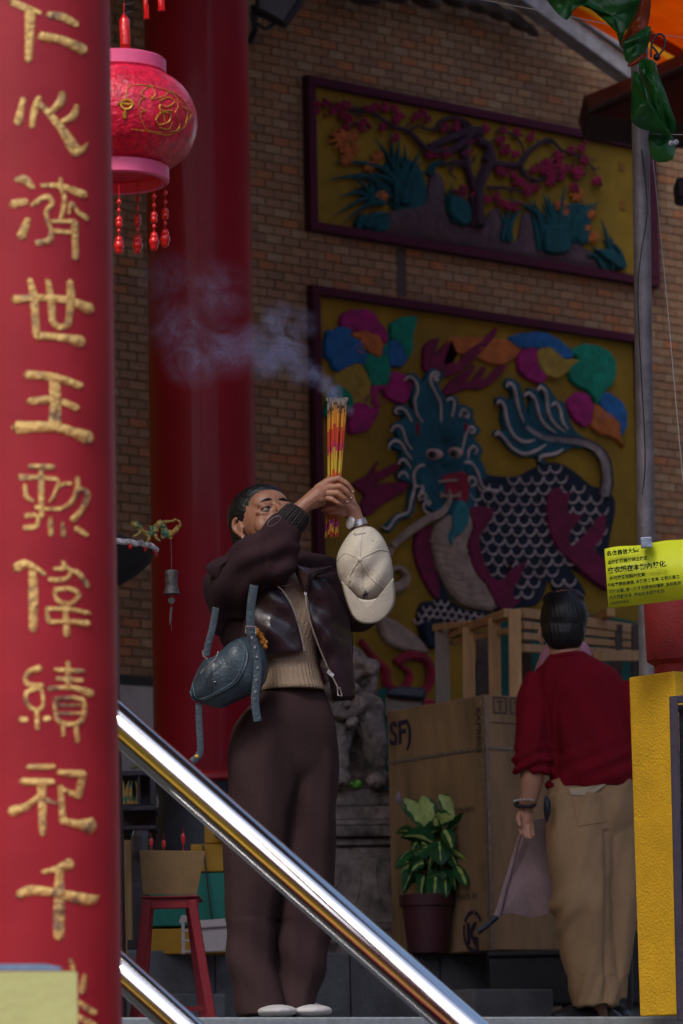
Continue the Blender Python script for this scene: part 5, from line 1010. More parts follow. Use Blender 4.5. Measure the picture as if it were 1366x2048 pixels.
# ------------------------------------------------------------------ people
m_skin = M('skin_brown', (.36, .165, .10), .45, var=.08, vs=14, bump=.06, bs=160, sss=.12); m_skin2 = M('skin_tan', (.48, .24, .16), .5, var=.08, vs=14, bump=.06, bs=160, sss=.12)
m_hair = M('black_hair', (.004, .003, .006), .45, var=.3, vs=60, bump=.12, bs=60, stretch=(9, 9, 1.2))
m_knit = M('brown_wool', (.034, .015, .020), .9, var=.14, vs=10, bump=.14, bs=220, spec=.25)
m_leather = M('black_leather', (.026, .012, .018), .38, var=.25, vs=9, bump=.12, bs=34, coat=.22)
m_sweat = M('beige_rib_knit', (.30, .215, .15), .85, var=.08, vs=10, bump=.2, bs=150)
m_trs = M('brown_trousers', (.046, .024, .026), .92, var=.12, vs=6, bump=.18, bs=240, spec=.2)
m_zip = M('zip_metal', (.62, .6, .6), .3, metal=.9, var=.2, vs=90)
m_bag = M('slate_leather', (.034, .056, .078), .42, var=.2, vs=9, bump=.15, bs=120, coat=.06)
m_eyew = M('eye_white', (.22, .17, .16), .25, var=.05); m_lip = M('lip', (.25, .07, .06), .4)
wY = 11.4; kw = wY/F
def A(x, y, d=0): return P(x, y, wY+d)
woman = thing('person', A(560, 2040), 'woman in brown wide trousers and black leather jacket raising incense overhead', 'person')

def head(par, origin, R, skin, s=1.0, face=True):
    def h(v): return origin+R @ (Vector(v)*s)
    b = MB()
    def el(c, r, n=16, m=11): b.ell(h(c), tuple(q*s for q in r), rot=R, n=n, m=m)
    el((0, .012, .03), (.074, .094, .082), 24, 16); el((0, -.03, -.02), (.06, .058, .082), 20, 14); el((0, -.04, -.068), (.046, .044, .038)); el((0, -.078, -.088), (.020, .015, .015))
    el((0, -.05, .045), (.056, .04, .04))
    for s_ in (-1, 1):
        el((s_*.036, -.054, -.026), (.028, .024, .032)); el((s_*.030, -.078, .026), (.024, .012, .008)); el((s_*.012, -.098, -.024), (.0085, .009, .0075)); el((s_*.026, -.068, -.055), (.024, .02, .02))
        el((s_*.031, -.0700, .0005), (.019, .0125, .0075)); el((s_*.031, -.0778, .0165), (.018, .0115, .0065)); el((s_*.050, -.066, .008), (.008, .010, .008)); el((s_*.014, -.083, .006), (.006, .006, .007))
        b.stube([h((s_*.072, .0, .028)), h((s_*.080, .018, .032)), h((s_*.083, .028, .012)), h((s_*.078, .018, -.012)), h((s_*.073, .002, -.032))], [.006*s, .0065*s, .0065*s, .006*s, .008*s], n=8); el((s_*.074, .01, .0), (.005, .014, .024))
    b.cap(h((0, -.086, .022)), h((0, -.107, -.016)), .0075*s, .0115*s); el((0, -.110, -.019), (.0125, .011, .010)); el((0, -.092, -.047), (.021, .010, .0055)); el((0, -.091, -.057), (.018, .010, .0065))
    b.cap(h((0, .022, -.05)), h((0, .045, -.15)), .050*s, .052*s, 20)
    o = b.sculpt('head', skin, par, .0030*s, 9)
    if face:
        for s_ in (-1, 1):
            b = MB(); b.ell(h((s_*.031, -.0742, .0085)), (.0118*s, .0125*s, .0080*s), rot=R); eo = b.build('eye', m_eyew, par)
            b = MB(); b.ell(h((s_*.031+.002, -.0838, .0120)), (.0064*s, .003*s, .0064*s), rot=R); b.build('iris', m_black, eo)
            b = MB(); b.stube([h((s_*.012, -.0880, .0370)), h((s_*.024, -.0885, .0380)), h((s_*.038, -.0815, .0350)), h((s_*.050, -.070, .0265))], [.0018*s, .0035*s, .0028*s, .0010*s], n=8, flat=.45); b.build('eyebrow', m_hair, par)
            b = MB(); b.stube([h((s_*.018, -.084, .0130)), h((s_*.031, -.0880, .0155)), h((s_*.046, -.077, .0115))], .0012*s, n=6); b.build('eyelash', m_black, par)
        b = MB(); b.ell(h((0, -.0965, -.049)), (.019*s, .006*s, .0045*s), rot=R); b.ell(h((0, -.0955, -.056)), (.016*s, .006*s, .005*s), rot=R); b.sculpt('lips', m_lip, par, .0018, 2)
    return h
aY, aE = math.radians(27), math.radians(21)
Rh = Matrix.Rotation(aY, 3, 'Z') @ Matrix.Rotation(-aE, 3, 'X') @ Matrix.Rotation(math.radians(-4), 3, 'Y')
HS = 1.09; org = A(480, 1061, -.02)-Rh @ (Vector((-.076, .01, -.005))*HS)
hh = head(woman, org, Rh, m_skin, HS)
b = MB()
def he(c, r): b.ell(hh(c), tuple(q*HS for q in r), rot=Rh, n=24, m=16)
he((0, .026, .046), (.083, .094, .084)); he((0, .060, .0), (.074, .062, .085)); he((0, .085, -.065), (.052, .042, .055)); he((0, .0, .074), (.066, .076, .046)); he((-.064, .036, -.01), (.018, .028, .055))
b.sculpt('hair', m_hair, woman, .004, 5, wob(3, .0022, 120))
b = MB(); b.ell(hh((-.082, -.004, -.036)), .0045); b.ell(hh((-.083, -.006, -.045)), .0035); b.build('earring', m_zip, woman)

# trousers
fL_ = folds(11, .05, (3, 5, 8)); fR_ = folds(12, .05, (3, 5, 8))
b = MB()
sil([(1362, 530, 641, .095), (1400, 502, 656, .12), (1450, 472, 668, .14), (1500, 460, 674, .13), (1540, 458, 674, .12), (1575, 470, 668, .09)], wY, mb=b)
sil([(1420, 490, 600, .105), (1500, 461, 604, .13), (1580, 452, 600, .13), (1660, 450, 584, .128), (1750, 453, 566, .115), (1850, 456, 549, .105), (1920, 460, 549, .11), (1970, 466, 556, .12), (2005, 471, 566, .13), (2034, 478, 574, .135)], wY-.03, mb=b, fold=fL_)
sil([(1420, 550, 656, .105), (1500, 560, 675, .132), (1580, 575, 680, .130), (1660, 572, 670, .125), (1750, 560, 667, .113), (1850, 556, 665, .105), (1920, 557, 655, .11), (1970, 560, 645, .115), (2005, 562, 636, .13), (2032, 566, 628, .135)], wY+.03, mb=b, fold=fR_)
b.sculpt('trousers', m_trs, woman, .0065, 8, lambda co: .007*math.sin(co.x*38+co.z*6+math.sin(co.z*7)*1.6)*(1 if co.z < 1.25 else .3)+.004*math.sin(co.z*42+co.x*30)*(1 if co.z < .55 else .15))
m_shoe = M('white_shoe', (.58, .56, .56), .5)
for x0, x1, d in ((505, 602, -.12), (580, 668, -.06)):
    b = MB(); b.ell(A((x0+x1)/2, 2040, d), (.062, .085, .020)); b.ell(A((x0+x1)/2-4, 2038, d+.07), (.045, .06, .024))
    o = b.sculpt('shoe', m_shoe, woman, .005, 3)
    mz = min(v.co.z for v in o.data.vertices); o.location.z += FLOOR+.003-mz
    for i in range(3): pass
# sweater
ribf = lambda t, s: .011*math.sin(t*44) if s > .62 else .005*math.sin(t*44)
sil([(1138, 560, 632, .05), (1160, 515, 655, .10), (1220, 500, 668, .125), (1290, 512, 640, .118), (1330, 520, 638, .112), (1362, 522, 644, .115), (1376, 522, 649, .120), (1382, 523, 650, .118)], wY-.02, n=260, fold=ribf).build('ribbed_sweater', m_sweat, woman, angle=80)
b = MB(); b.stube([A(556, 1168, -.155), A(568, 1172, -.16), A(584, 1168, -.155)], .0022, n=6); b.build('neckline', m_sweat, woman)
# jacket
b = MB()
sil([(1108, 520, 620, .06), (1124, 432, 684, .095), (1150, 420, 697, .115), (1220, 424, 701, .115), (1280, 440, 703, .11), (1305, 470, 700, .10), (1313, 500, 690, .07)], wY+.02, mb=b, fold=folds(5, .02))
sil([(1200, 655, 702, .09), (1300, 650, 706, .09), (1396, 666, 712, .07)], wY+.03, mb=b)
b.sculpt('jacket_back', m_knit, woman, .007, 4, wob(4, .006, 14))
def panel(px, nm, cen, th, d, mt, parent=woman, disp=None):
    q = smooth_poly(px, 4); b = MB(); yb = lambda x: wY-.115+d+.10*((x-570)/140)**2
    b.puff([P(x, y, yb(x)) for x, y in q], P(cen[0], cen[1], yb(cen[0])-.012), th, th*.2, (0, -1, 0), 9, .5)
    if disp: b.v = [tuple(Vector(v)+Vector((0, -1, 0))*disp(Vector(v))) for v in b.v]
    return b.build(nm, mt, parent, angle=70, sub=1)
cr2 = lambda pts, oy=750: CR(360, oy, 2.97, pts)
wr = lambda co: .007*math.sin(co.x*38+co.z*22+2.4*math.sin(co.z*13))+.002*math.sin(co.z*75-co.x*50+2*math.sin(co.x*30))
panel([(500, 1215), (520, 1180), (545, 1166), (562, 1180), (580, 1205), (594, 1240), (603, 1275), (608, 1303), (570, 1309), (530, 1316), (485, 1320), (478, 1270)], 'left_front', (540, 1250), .012, -.035, m_leather, disp=wr)
panel([(612, 1158), (640, 1146), (668, 1138), (692, 1144), (705, 1170), (704, 1200), (704, 1260), (707, 1330), (713, 1388), (700, 1398), (684, 1393), (668, 1362), (650, 1322), (634, 1280), (620, 1235), (613, 1195)], 'right_front', (662, 1250), .013, -.035, m_leather, disp=wr)
panel([(582, 1126), (600, 1132), (622, 1136), (645, 1134), (666, 1132), (660, 1142), (640, 1150), (625, 1162), (616, 1186), (608, 1190), (596, 1160)], 'collar', (618, 1148), .018, -.06, m_leather)
b = MB(); b.puff([P(x, y, 11.24) for x, y in smooth_poly([(411, 1134), (430, 1118), (458, 1110), (468, 1116), (452, 1134), (440, 1160), (420, 1150)], 3)], P(440, 1130, 11.23), .008, .006, (0, -1, -.2), 6); b.build('collar', m_knit, woman)
def zipl(pts, nm='zip'):
    b = MB(); q = smooth_poly(pts, 6, False); yb = lambda x: wY-.16+.10*((x-570)/140)**2-.022
    b.tube([P(x, y, yb(x)) for x, y in q], .0026, n=6); b.build(nm, m_zip, woman)
zipl([(549, 1167), (566, 1182), (582, 1206), (595, 1240), (603, 1272), (609, 1302)]); zipl([(617, 1162), (612, 1195), (618, 1235), (632, 1278), (648, 1318), (658, 1342)]); zipl([(611, 1155), (609, 1175), (610, 1190)])
b = MB(); yz = wY-.20; b.box(P(661, 1347, yz), Vector((.008, 0, -.008)), Vector((.004, 0, .004)), Vector((0, .003, 0))); b.tube([P(663, 1350, yz), P(675, 1374, yz)], .0024, n=6)
for d in (-4, 4): b.tube([P(677+d*.6, 1375, yz), P(680+d, 1391, yz)], .0018, n=6)
b.tube([P(676, 1391, yz), P(685, 1392, yz)], .0018, n=6); b.tube([P(675, 1376, yz), P(681, 1376, yz)], .003, n=6); b.build('zip_pull', m_zip, woman)
# her right arm, on the left of the photograph
b = MB()
b.stube([A(470, 1215, -.02), A(462, 1178, -.06), A(498, 1142, -.13), A(540, 1102, -.19), A(566, 1062, -.20), A(580, 1044, -.20)], [.082, .088, .084, .072, .050, .040], n=24, k=6)
b.stube([A(545, 1165, -.16), A(560, 1130, -.19), A(572, 1085, -.2)], [.03, .05, .046], n=18); b.ell(A(455, 1225, 0), (.06, .08, .08)); b.ell(A(520, 1160, -.12), (.09, .06, .06))
b.sculpt('sleeve', m_knit, woman, .006, 5, lambda co: .005*math.sin((co.x-co.z)*50+3*math.sin(co.z*15+co.x*9))+.0045*math.sin((co.x+co.z)*34)-.012*math.exp(-((toimg(co)[0]-528-(toimg(co)[1]-1110)*.15)/5)**2)*math.exp(-((toimg(co)[1]-1110)/38)**2))
rib2 = lambda t, s: .05*math.sin(t*34)
b = MB(); b.stube([A(576, 1050, -.2), A(585, 1039, -.2), A(596, 1025, -.205), A(599, 1021, -.205)], [.043, .045, .040, .034], n=90, fold=rib2); b.build('cuff', M('dark_rib', (.016, .009, .012), .7, bump=.3, bs=200), woman, angle=80)
b = MB(); n = 24; b.tube([A(548+13*math.cos(t*6.283/n)+3*math.sin(t*6.28/n), 1042-9*math.sin(t*6.283/n)-5*math.cos(t*6.28/n), -.27) for t in range(n+1)], .0009, n=5); b.build('cord_loop', m_grey_metal, woman)
# hands
def hand(name, palm, fingers, d0, skin, parent, K=kw, AF=A, vox=.0022, extra=None):
    b = MB()
    for pp in palm: b.chain([AF(x, y, d) for x, y, d, r in pp], [r*K for x, y, d, r in pp])
    for f in fingers: b.chain([AF(x, y, d) for x, y, d, r in f], [r*K for x, y, d, r in f])
    o = b.sculpt(name, skin, parent, vox, 3); return o
hand('right_hand', [[(588, 1030, -.2, 18), (612, 1008, -.2, 15.5), (636, 990, -.19, 18), (656, 976, -.17, 18)], [(612, 1010, -.2, 14), (640, 1000, -.18, 14), (658, 988, -.16, 15)], [(636, 978, -.19, 10), (660, 962, -.18, 10)], [(640, 998, -.2, 9), (664, 992, -.17, 9)]],
     [[(655, 964, -.185, 8), (676, 957, -.19, 6.6), (694, 968, -.19, 5.8), (705, 983, -.18, 4.9)], [(658, 976, -.195, 8), (680, 973, -.205, 6.6), (694, 984, -.20, 5.8), (702, 995, -.19, 4.8)], [(656, 987, -.195, 7.6), (674, 987, -.205, 6.2), (687, 996, -.2, 5.4), (694, 1004, -.19, 4.6)], [(650, 996, -.19, 7), (664, 999, -.2, 5.5), (675, 1006, -.2, 4.8), (683, 1010, -.19, 4.2)], [(634, 996, -.14, 9), (652, 1000, -.11, 7.5), (668, 994, -.1, 6.5), (682, 988, -.1, 5.6)]], 0, m_skin, woman)
hand('left_hand', [[(722, 1068, -.13, 17), (713, 1042, -.13, 15.5), (704, 1022, -.13, 18), (692, 1010, -.13, 18)], [(712, 1038, -.12, 13), (698, 1004, -.11, 14)]],
     [[(692, 1004, -.14, 8), (670, 1004, -.165, 6.4), (655, 1007, -.165, 5.6), (643, 1010, -.15, 4.8)], [(690, 1014, -.145, 8), (670, 1015, -.17, 6.4), (655, 1018, -.165, 5.6), (646, 1021, -.15, 4.8)], [(692, 1022, -.14, 7.4), (675, 1024, -.16, 5.8), (661, 1025, -.155, 5), (652, 1026, -.14, 4.4)], [(698, 1026, -.13, 6.6), (685, 1030, -.15, 5.2), (672, 1030, -.145, 4.5), (664, 1029, -.13, 4)], [(706, 1010, -.12, 8), (702, 990, -.12, 6.5), (694, 978, -.12, 5.8)]], 0, m_skin, woman)
b = MB(); m_nail = M('nail', (.55, .32, .26), .25)
for x, y, d in ((706, 984, -.187), (703, 996, -.197), (695, 1004, -.197), (642, 1010, -.156), (645, 1021, -.156)):
    b = MB(); b.ell(A(x, y, d), (.0042, .0035, .0032), n=8, m=6); b.build('fingernail', m_nail, woman)
# her left sleeve behind the cap
b = MB(); b.stube([A(676, 1160, 0), A(700, 1205, .0), A(718, 1215, -.02), A(730, 1150, -.07), A(724, 1075, -.12)], [.07, .072, .068, .055, .036], n=20); b.sculpt('sleeve', m_knit, woman, .007, 4, wob(7, .008, 15))
# watch
wt = thing('wristwatch', A(718, 1046, -.13), 'silver wristwatch with a link band on the raised left wrist', 'watch')
wa, wbp = A(712, 1040, -.13), A(722, 1060, -.13); wd_ = (wbp-wa).normalized()
b = MB(); b.tube([A(714, 1043, -.13), A(719, 1054, -.13)], [17.5*kw, 17.5*kw], n=40, cap=False); b.tube([A(714, 1043, -.13), A(719, 1054, -.13)], [18.2*kw, 18.2*kw], n=28, cap=True, fold=lambda t, s: .03*math.sin(t*14)); b.build('link_band', m_zip, wt, angle=30)
b = MB(); b.lathe(A(703, 1046, -.155), [(11*kw, 0), (13*kw, .002), (13*kw, .006), (11*kw, .008), (1*kw, .008)], 24, axis=(-.8, -.6, .1)); b.build('dial', M('watch_glass', (.75, .77, .8), .1, metal=.5), wt)
# incense
inc = thing('incense_bundle', A(667, 950, -.12), 'bundle of burning incense sticks banded red and yellow held overhead', 'incense')
m_inc = bpy.data.materials.new('incense_bands'); m_inc.use_nodes = True; nt = m_inc.node_tree; pb = nt.nodes['Principled BSDF']
ge = nt.nodes.new('ShaderNodeNewGeometry'); sx_ = nt.nodes.new('ShaderNodeSeparateXYZ'); mr = nt.nodes.new('ShaderNodeMapRange'); rp = nt.nodes.new('ShaderNodeValToRGB'); ad = nt.nodes.new('ShaderNodeMath'); oi = nt.nodes.new('ShaderNodeObjectInfo'); ml_ = nt.nodes.new('ShaderNodeMath')
z0, z1 = A(665, 1072, -.12).z, A(675, 800, -.12).z
mr.inputs[1].default_value = z0; mr.inputs[2].default_value = z1
nt.links.new(ge.outputs['Position'], sx_.inputs[0]); nt.links.new(sx_.outputs['Z'], mr.inputs[0]); ml_.operation = 'MULTIPLY'; ml_.inputs[1].default_value = .075; nt.links.new(oi.outputs['Random'], ml_.inputs[0]); nt.links.new(mr.outputs[0], ad.inputs[0]); nt.links.new(ml_.outputs[0], ad.inputs[1]); nt.links.new(ad.outputs[0], rp.inputs[0])
rp.color_ramp.interpolation = 'CONSTANT'; cols = [(0, (.55, .02, .05)), (.045, (.70, .42, .02)), (.10, (.45, .02, .22)), (.155, (.75, .42, .02)), (.2, (.60, .10, .02)), (.44, (.62, .10, .02)), (.50, (.62, .42, .04)), (.60, (.58, .34, .03)), (.66, (.50, .03, .10)), (.71, (.60, .06, .02)), (.83, (.70, .30, .03)), (.93, (.50, .22, .05)), (.965, (.10, .04, .02)), (.99, (.35, .28, .24))]
while len(rp.color_ramp.elements) < len(cols): rp.color_ramp.elements.new(.5)
for e_, (p_, c_) in zip(rp.color_ramp.elements, cols): e_.position = p_; e_.color = (*c_, 1)
nt.links.new(rp.outputs[0], pb.inputs['Base Color']); pb.inputs['Roughness'].default_value = .8
ri = random.Random(2); sticks = []
for k in range(44):
    r_ = math.sqrt(ri.random()); t = ri.uniform(0, 6.28); ox, oy = r_*math.cos(t), r_*math.sin(t)
    top = A(674+ox*19+ri.uniform(-1, 1), 802-ri.uniform(-6, 4), -.12+oy*.028); mid = A(667+ox*11, 1000, -.12+oy*.014); bot = A(663+ox*13, 1072-ri.uniform(-4, 8), -.12+oy*.016)
    b = MB(); b.tube([bot, mid, top], .0022, n=6); b.build('stick', m_inc, inc)
b = MB()
for k in range(20): t = ri.uniform(0, 6.28); b.stube([A(674+19*math.cos(t), 803, -.12+.028*math.sin(t)), A(674+21*math.cos(t)+ri.uniform(-2, 2), 798, -.12+.03*math.sin(t)), A(674+20*math.cos(t)+ri.uniform(-3, 3), 795, -.12+.03*math.sin(t))], [.0022, .0018, .0012], n=5)
b.build('ash_tips', M('burnt_tip', (.30, .25, .22), .8), inc)

# cap hanging from her wrist
m_cap = M('cream_cotton', (.60, .54, .44), .85, var=.06, vs=8, bump=.12, bs=160)
capt = thing('baseball_cap', A(732, 1150, -.2), 'cream cotton cap with a small navy emblem hanging from the raised wrist', 'cap')
cY_ = -.20; crown = smooth_poly(cr2([(1022, 925), (1090, 903), (1150, 908), (1205, 965), (1243, 1045), (1263, 1140), (1266, 1225), (1240, 1300), (1165, 1352), (1080, 1356), (1000, 1305), (958, 1240), (934, 1170), (930, 1085), (962, 1005)]), 5)
def dent(v):
    x, y = toimg(v); dd = math.hypot((x-724)/26, (y-1150)/22); rd = math.hypot(x-722, y-1140)
    return -.020*math.exp(-dd*dd)+.0025*math.sin(math.atan2(y-1133, x-718)*3)*min(1, rd/50)+.003*math.sin(x*.13+y*.09)
b = MB(); b.puff([A(x, y, cY_) for x, y in crown], A(722, 1135, cY_), .085, .02, (0, -1, 0), 16, .6); b.v = [tuple(Vector(v)+Vector((0, -1, 0))*dent(Vector(v))) for v in b.v]
o = b.build('crown', m_cap, capt, angle=0)
# shrinkwrapped seams follow the crown
from mathutils.bvhtree import BVHTree
bvh = BVHTree.FromPolygons([Vector(v) for v in b.v], b.f)
def onmesh(bv, x, y, off=.0015, fb=11.15):
    h = bv.ray_cast(Vector((0, 0, 0)), ray(x, y).normalized()); p = h[0] if h[0] else P(x, y, fb); return p-ray(x, y).normalized()*off
for s_ in ([(1090, 905), (1075, 990), (1070, 1095)], [(1070, 1095), (1180, 1040), (1240, 1050)], [(1070, 1095), (985, 1060), (932, 1110)], [(1070, 1095), (1130, 1200), (1240, 1290)], [(1070, 1095), (1010, 1190), (1000, 1300)], [(1070, 1095), (1085, 1230), (1080, 1350)]):
    b = MB(); b.tube([onmesh(bvh, x, y, .0006) for x, y in smooth_poly(cr2(s_), 8, False)], .0016, n=5); b.build('seam', m_cap, capt)
b = MB(); b.ell(onmesh(bvh, *cr2([(1070, 1095)])[0], .001), (.0075, .004, .0075)); b.build('button', m_cap, capt)
for c in ((985, 1008), (1145, 985), (1010, 1215)):
    b = MB(); p = onmesh(bvh, *cr2([c])[0], .001); b.lathe(p, [(.0018, 0), (.0035, 0), (.0035, .001), (.0018, .001), (.0018, 0)], 14, axis=(0, -1, 0), cap=False); b.build('eyelet', m_cap, capt)
brim = smooth_poly(cr2([(958, 1235), (985, 1350), (1035, 1455), (1110, 1487), (1195, 1468), (1255, 1405), (1280, 1330), (1266, 1220), (1240, 1290), (1165, 1340), (1080, 1345), (1000, 1295)]), 5)
bm_ = MB(); bo = [A(x, y, cY_) for x, y in brim]; bm_.puff(bo, A(736, 1222, cY_), .004, .004, (0, -1, 0), 8)
def brf(v):
    x, y = toimg(v); return Vector((0, -.028-.022*(1-((x-736)/56)**2)+.02*((y-1200)/60), 0))
bm_.v = [tuple(Vector(v)+brf(Vector(v))) for v in bm_.v]; bm_.build('brim', m_cap, capt, angle=0)
b = MB()
for s_ in ([(1030, 950), (1040, 940), (1048, 950), (1036, 956)], [(1052, 942), (1062, 950), (1070, 940), (1080, 948), (1092, 938), (1104, 942)]): b.stube([onmesh(bvh, *q) for q in cr2(s_)], .0008, n=4)
for s_, r_ in (([(1088, 1300), (1100, 1306), (1112, 1304)], 9), ([(1112, 1304), (1117, 1292)], 5), ([(1102, 1303), (1100, 1288)], 7), ([(1100, 1284), (1099, 1280)], 6), ([(1092, 1308), (1088, 1334)], 3.4), ([(1096, 1308), (1100, 1334)], 3.4), ([(1110, 1308), (1112, 1330)], 3.4), ([(1104, 1294), (1108, 1282)], 2)): b.stube([onmesh(bvh, *q, .002) for q in cr2(s_)], r_/2.97/2*kw, n=6)
T(b.build('embroidery', M('navy_thread', (.01, .015, .06), .8), capt), kind=None)

# shoulder bag
bag = thing('shoulder_bag', A(460, 1350, -.24), 'slate blue leather crescent shoulder bag with buckled straps at her hip', 'bag')
cb2 = lambda pts: CR(360, 1150, 2.97, pts)
out = smooth_poly(cb2([(60, 700), (78, 742), (125, 758), (195, 785), (255, 790), (335, 752), (420, 712), (482, 668), (515, 610), (524, 540), (505, 455), (462, 392), (400, 366), (350, 374), (290, 408), (235, 455), (190, 488), (148, 500), (118, 540), (80, 620)]), 4)
b = MB(); b.puff([A(x, y, -.22) for x, y in out], A(458, 1345, -.22), .055, .04, (0, -1, 0), 12, .5); b.v = [tuple(Vector(v)+Vector((0, -1, 0))*(.004*math.sin(v[0]*60+v[2]*30))) for v in b.v]; b.build('body', m_bag, bag, angle=70)
bvb = BVHTree.FromPolygons([Vector(v) for v in b.v], b.f)
def bl_(pts, r, nm, mt, off=.001): b = MB(); b.tube([onmesh(bvb, x, y, off, 11.15) for x, y in smooth_poly(cb2(pts), 6, False)], r, n=6); return b.build(nm, mt, bag)
bl_([(62, 690), (80, 738), (130, 745), (230, 700), (330, 640), (380, 560), (400, 470), (370, 380)], .0032, 'piping', m_bag); bl_([(75, 640), (90, 720), (130, 735), (225, 690), (320, 630), (365, 550), (382, 450), (352, 385)], .0012, 'stitching', m_zip if False else M('thread', (.10, .16, .2), .7))
bl_([(190, 500), (185, 600), (190, 700)], .002, 'piping', m_bag)
def strap(pts, wpx, d, nm='strap', par=bag):
    b = MB(); q = smooth_poly(pts, 6, False); b.tube([A(x, y, d) for x, y in q], wpx/2*kw, n=10, flat=.18, up=(0, 1, 0)); return b.build(nm, m_bag, par)
strap(cb2([(440, 60), (425, 160), (418, 250), (420, 330), (426, 370), (440, 400)]), 17, -.27); strap(cb2([(436, 385), (455, 480), (462, 560), (456, 640), (446, 720), (450, 800), (462, 868)]), 16, -.285); strap([(432, 1215), (424, 1260), (416, 1290), (412, 1312)], 14, -.15); strap(cb2([(112, 760), (112, 860), (118, 960), (122, 1050)]), 13, -.22); strap(cb2([(122, 1045), (105, 1080), (70, 1110)]), 14, -.23)
for x, y in ((427, 372), (444, 430), (456, 487), (460, 552), (455, 622), (447, 692)):
    b = MB(); b.lathe(A(*cb2([(x, y)])[0], -.289), [(.0016, 0), (.0034, 0), (.0034, .002), (.0016, .002), (.0016, 0)], 14, axis=(0, -1, 0), cap=False); b.build('eyelet', m_zip, bag)
for pts, d in (([(390, 345), (390, 305), (450, 308), (450, 345)], -.295), ([(120, 585), (170, 540), (215, 490), (228, 455)], -.29), ([(135, 450), (138, 480), (165, 500)], -.28), ([(128, 570), (195, 520)], -.3)):
    b = MB(); b.tube([A(*q, d) for q in cb2(pts)], .0026, n=6); b.build('buckle', m_zip, bag)
b = MB(); rr = random.Random(4)
for k in range(22): t = k/22; b.ell(A(*cb2([(462+46*t+rr.uniform(-10, 10), 338+85*t+rr.uniform(-14, 10))])[0], -.2+rr.uniform(-.01, .01)), .007, n=7, m=5)
T(b.build('beaded_charm', M('amber_fuzz', (.50, .18, .02), .7, var=.4, vs=60, bump=.5), bag))
b = MB(); b.ell(A(*cb2([(100, 1078)])[0], -.245), (.006, .003, .006)); b.build('charm_stud', m_gilt, bag)
b = MB(); b.ell(A(*cb2([(207, 635)])[0], -.278), .003); b.build('stud', m_zip, bag)

# ------------------------------------------------------------------ man in the red sweater
mY = 14.1; km = mY/F
def B(x, y, d=0): return P(x, y, mY+d)
man = thing('person', B(1175, 2065), 'person seen from behind in a dark red sweater and wide khaki trousers', 'person')
m_red = M('red_jersey', (.18, .003, .013), .9, var=.12, vs=8, bump=.12, bs=200, spec=.2); m_khaki = M('khaki_cotton', (.36, .225, .12), .85, var=.10, vs=6, bump=.14, bs=200)
b = MB(); b.ell(B(1128, 1240), (.086, .10, .112), n=28, m=18); b.ell(B(1128, 1268, -.01), (.074, .075, .085)); b.cap(B(1130, 1285, .0), B(1132, 1330, .0), .056, .068, 20)
b.stube([B(1083, 1258, 0), B(1079, 1266, .0), B(1081, 1280, .0), B(1087, 1288, .0)], [.006, .009, .008, .005], n=8)
b.ell(B(1128, 1255, .09), (.06, .03, .08)); b.sculpt('head', m_skin2, man, .004, 4)
b = MB(); b.ell(B(1128, 1236, -.004), (.090, .104, .104), n=28, m=18); b.ell(B(1128, 1262, -.035), (.083, .07, .078)); b.ell(B(1130, 1283, -.04), (.066, .042, .034)); b.ell(B(1112, 1200, .01), (.05, .06, .035)); b.ell(B(1144, 1198, .0), (.05, .06, .035)); b.ell(B(1128, 1196, -.02), (.05, .05, .03))
hb = b.sculpt('hair', m_hair, man, .004, 5, lambda co: .0007*math.sin(co.x*420+co.z*60)+.0015*math.sin(co.x*60-co.z*50))
b = MB()
sil([(1304, 1108, 1168, .055), (1318, 1092, 1190, .085), (1340, 1070, 1228, .11), (1375, 1068, 1252, .125), (1430, 1085, 1262, .13), (1500, 1098, 1268, .135), (1545, 1098, 1274, .14), (1566, 1096, 1274, .135), (1578, 1092, 1270, .125)], mY, mb=b, fold=folds(21, .02, (2, 3, 5)))
b.stube([B(1082, 1356), B(1068, 1400, -.01), B(1066, 1450, -.02), B(1064, 1500, -.03), B(1064, 1530, -.035), B(1064, 1545, -.035)], [.062, .066, .068, .070, .074, .062], n=24)
b.stube([B(1238, 1375, 0), B(1262, 1430, -.02), B(1278, 1500, .02), B(1290, 1540, .06)], [.06, .062, .058, .05], n=20)
def swf(co):
    x, y = toimg(co); f = 0
    if x < 1108: f += .010*math.sin((y-1495)*.24+(x-1065)*.07+1.5*math.sin(x*.06))*min(1, max(0, (y-1480)/40))*.8; f += .004*math.sin(x*.2+y*.03)
    else:
        f += .005*math.sin((y*.16+x*.07))*math.exp(-((y-1525)/38)**2)+.0035*math.sin(x*.10-y*.05)*min(1, max(0, (y-1340)/80))
        f += -.010*math.exp(-((x-1110-(y-1400)*.02)/9)**2)*min(1, max(0, (y-1380)/60))
    return f
b.sculpt('sweater', m_red, man, .0058, 3, swf)
b = MB(); b.stube([B(1103, 1317, -.05), B(1118, 1312, -.075), B(1138, 1309, -.078), B(1160, 1311, -.06), B(1176, 1320, -.02)], .007, n=8); b.build('neckband', m_red, man)
b = MB(); rs = []
b.stube([B(1066, 1538, -.035), B(1063, 1560, -.03), B(1059, 1590, -.02), B(1053, 1612, -.01)], [.044, .044, .036, .030], n=16); b.sculpt('forearm', m_skin2, man, .005, 3)
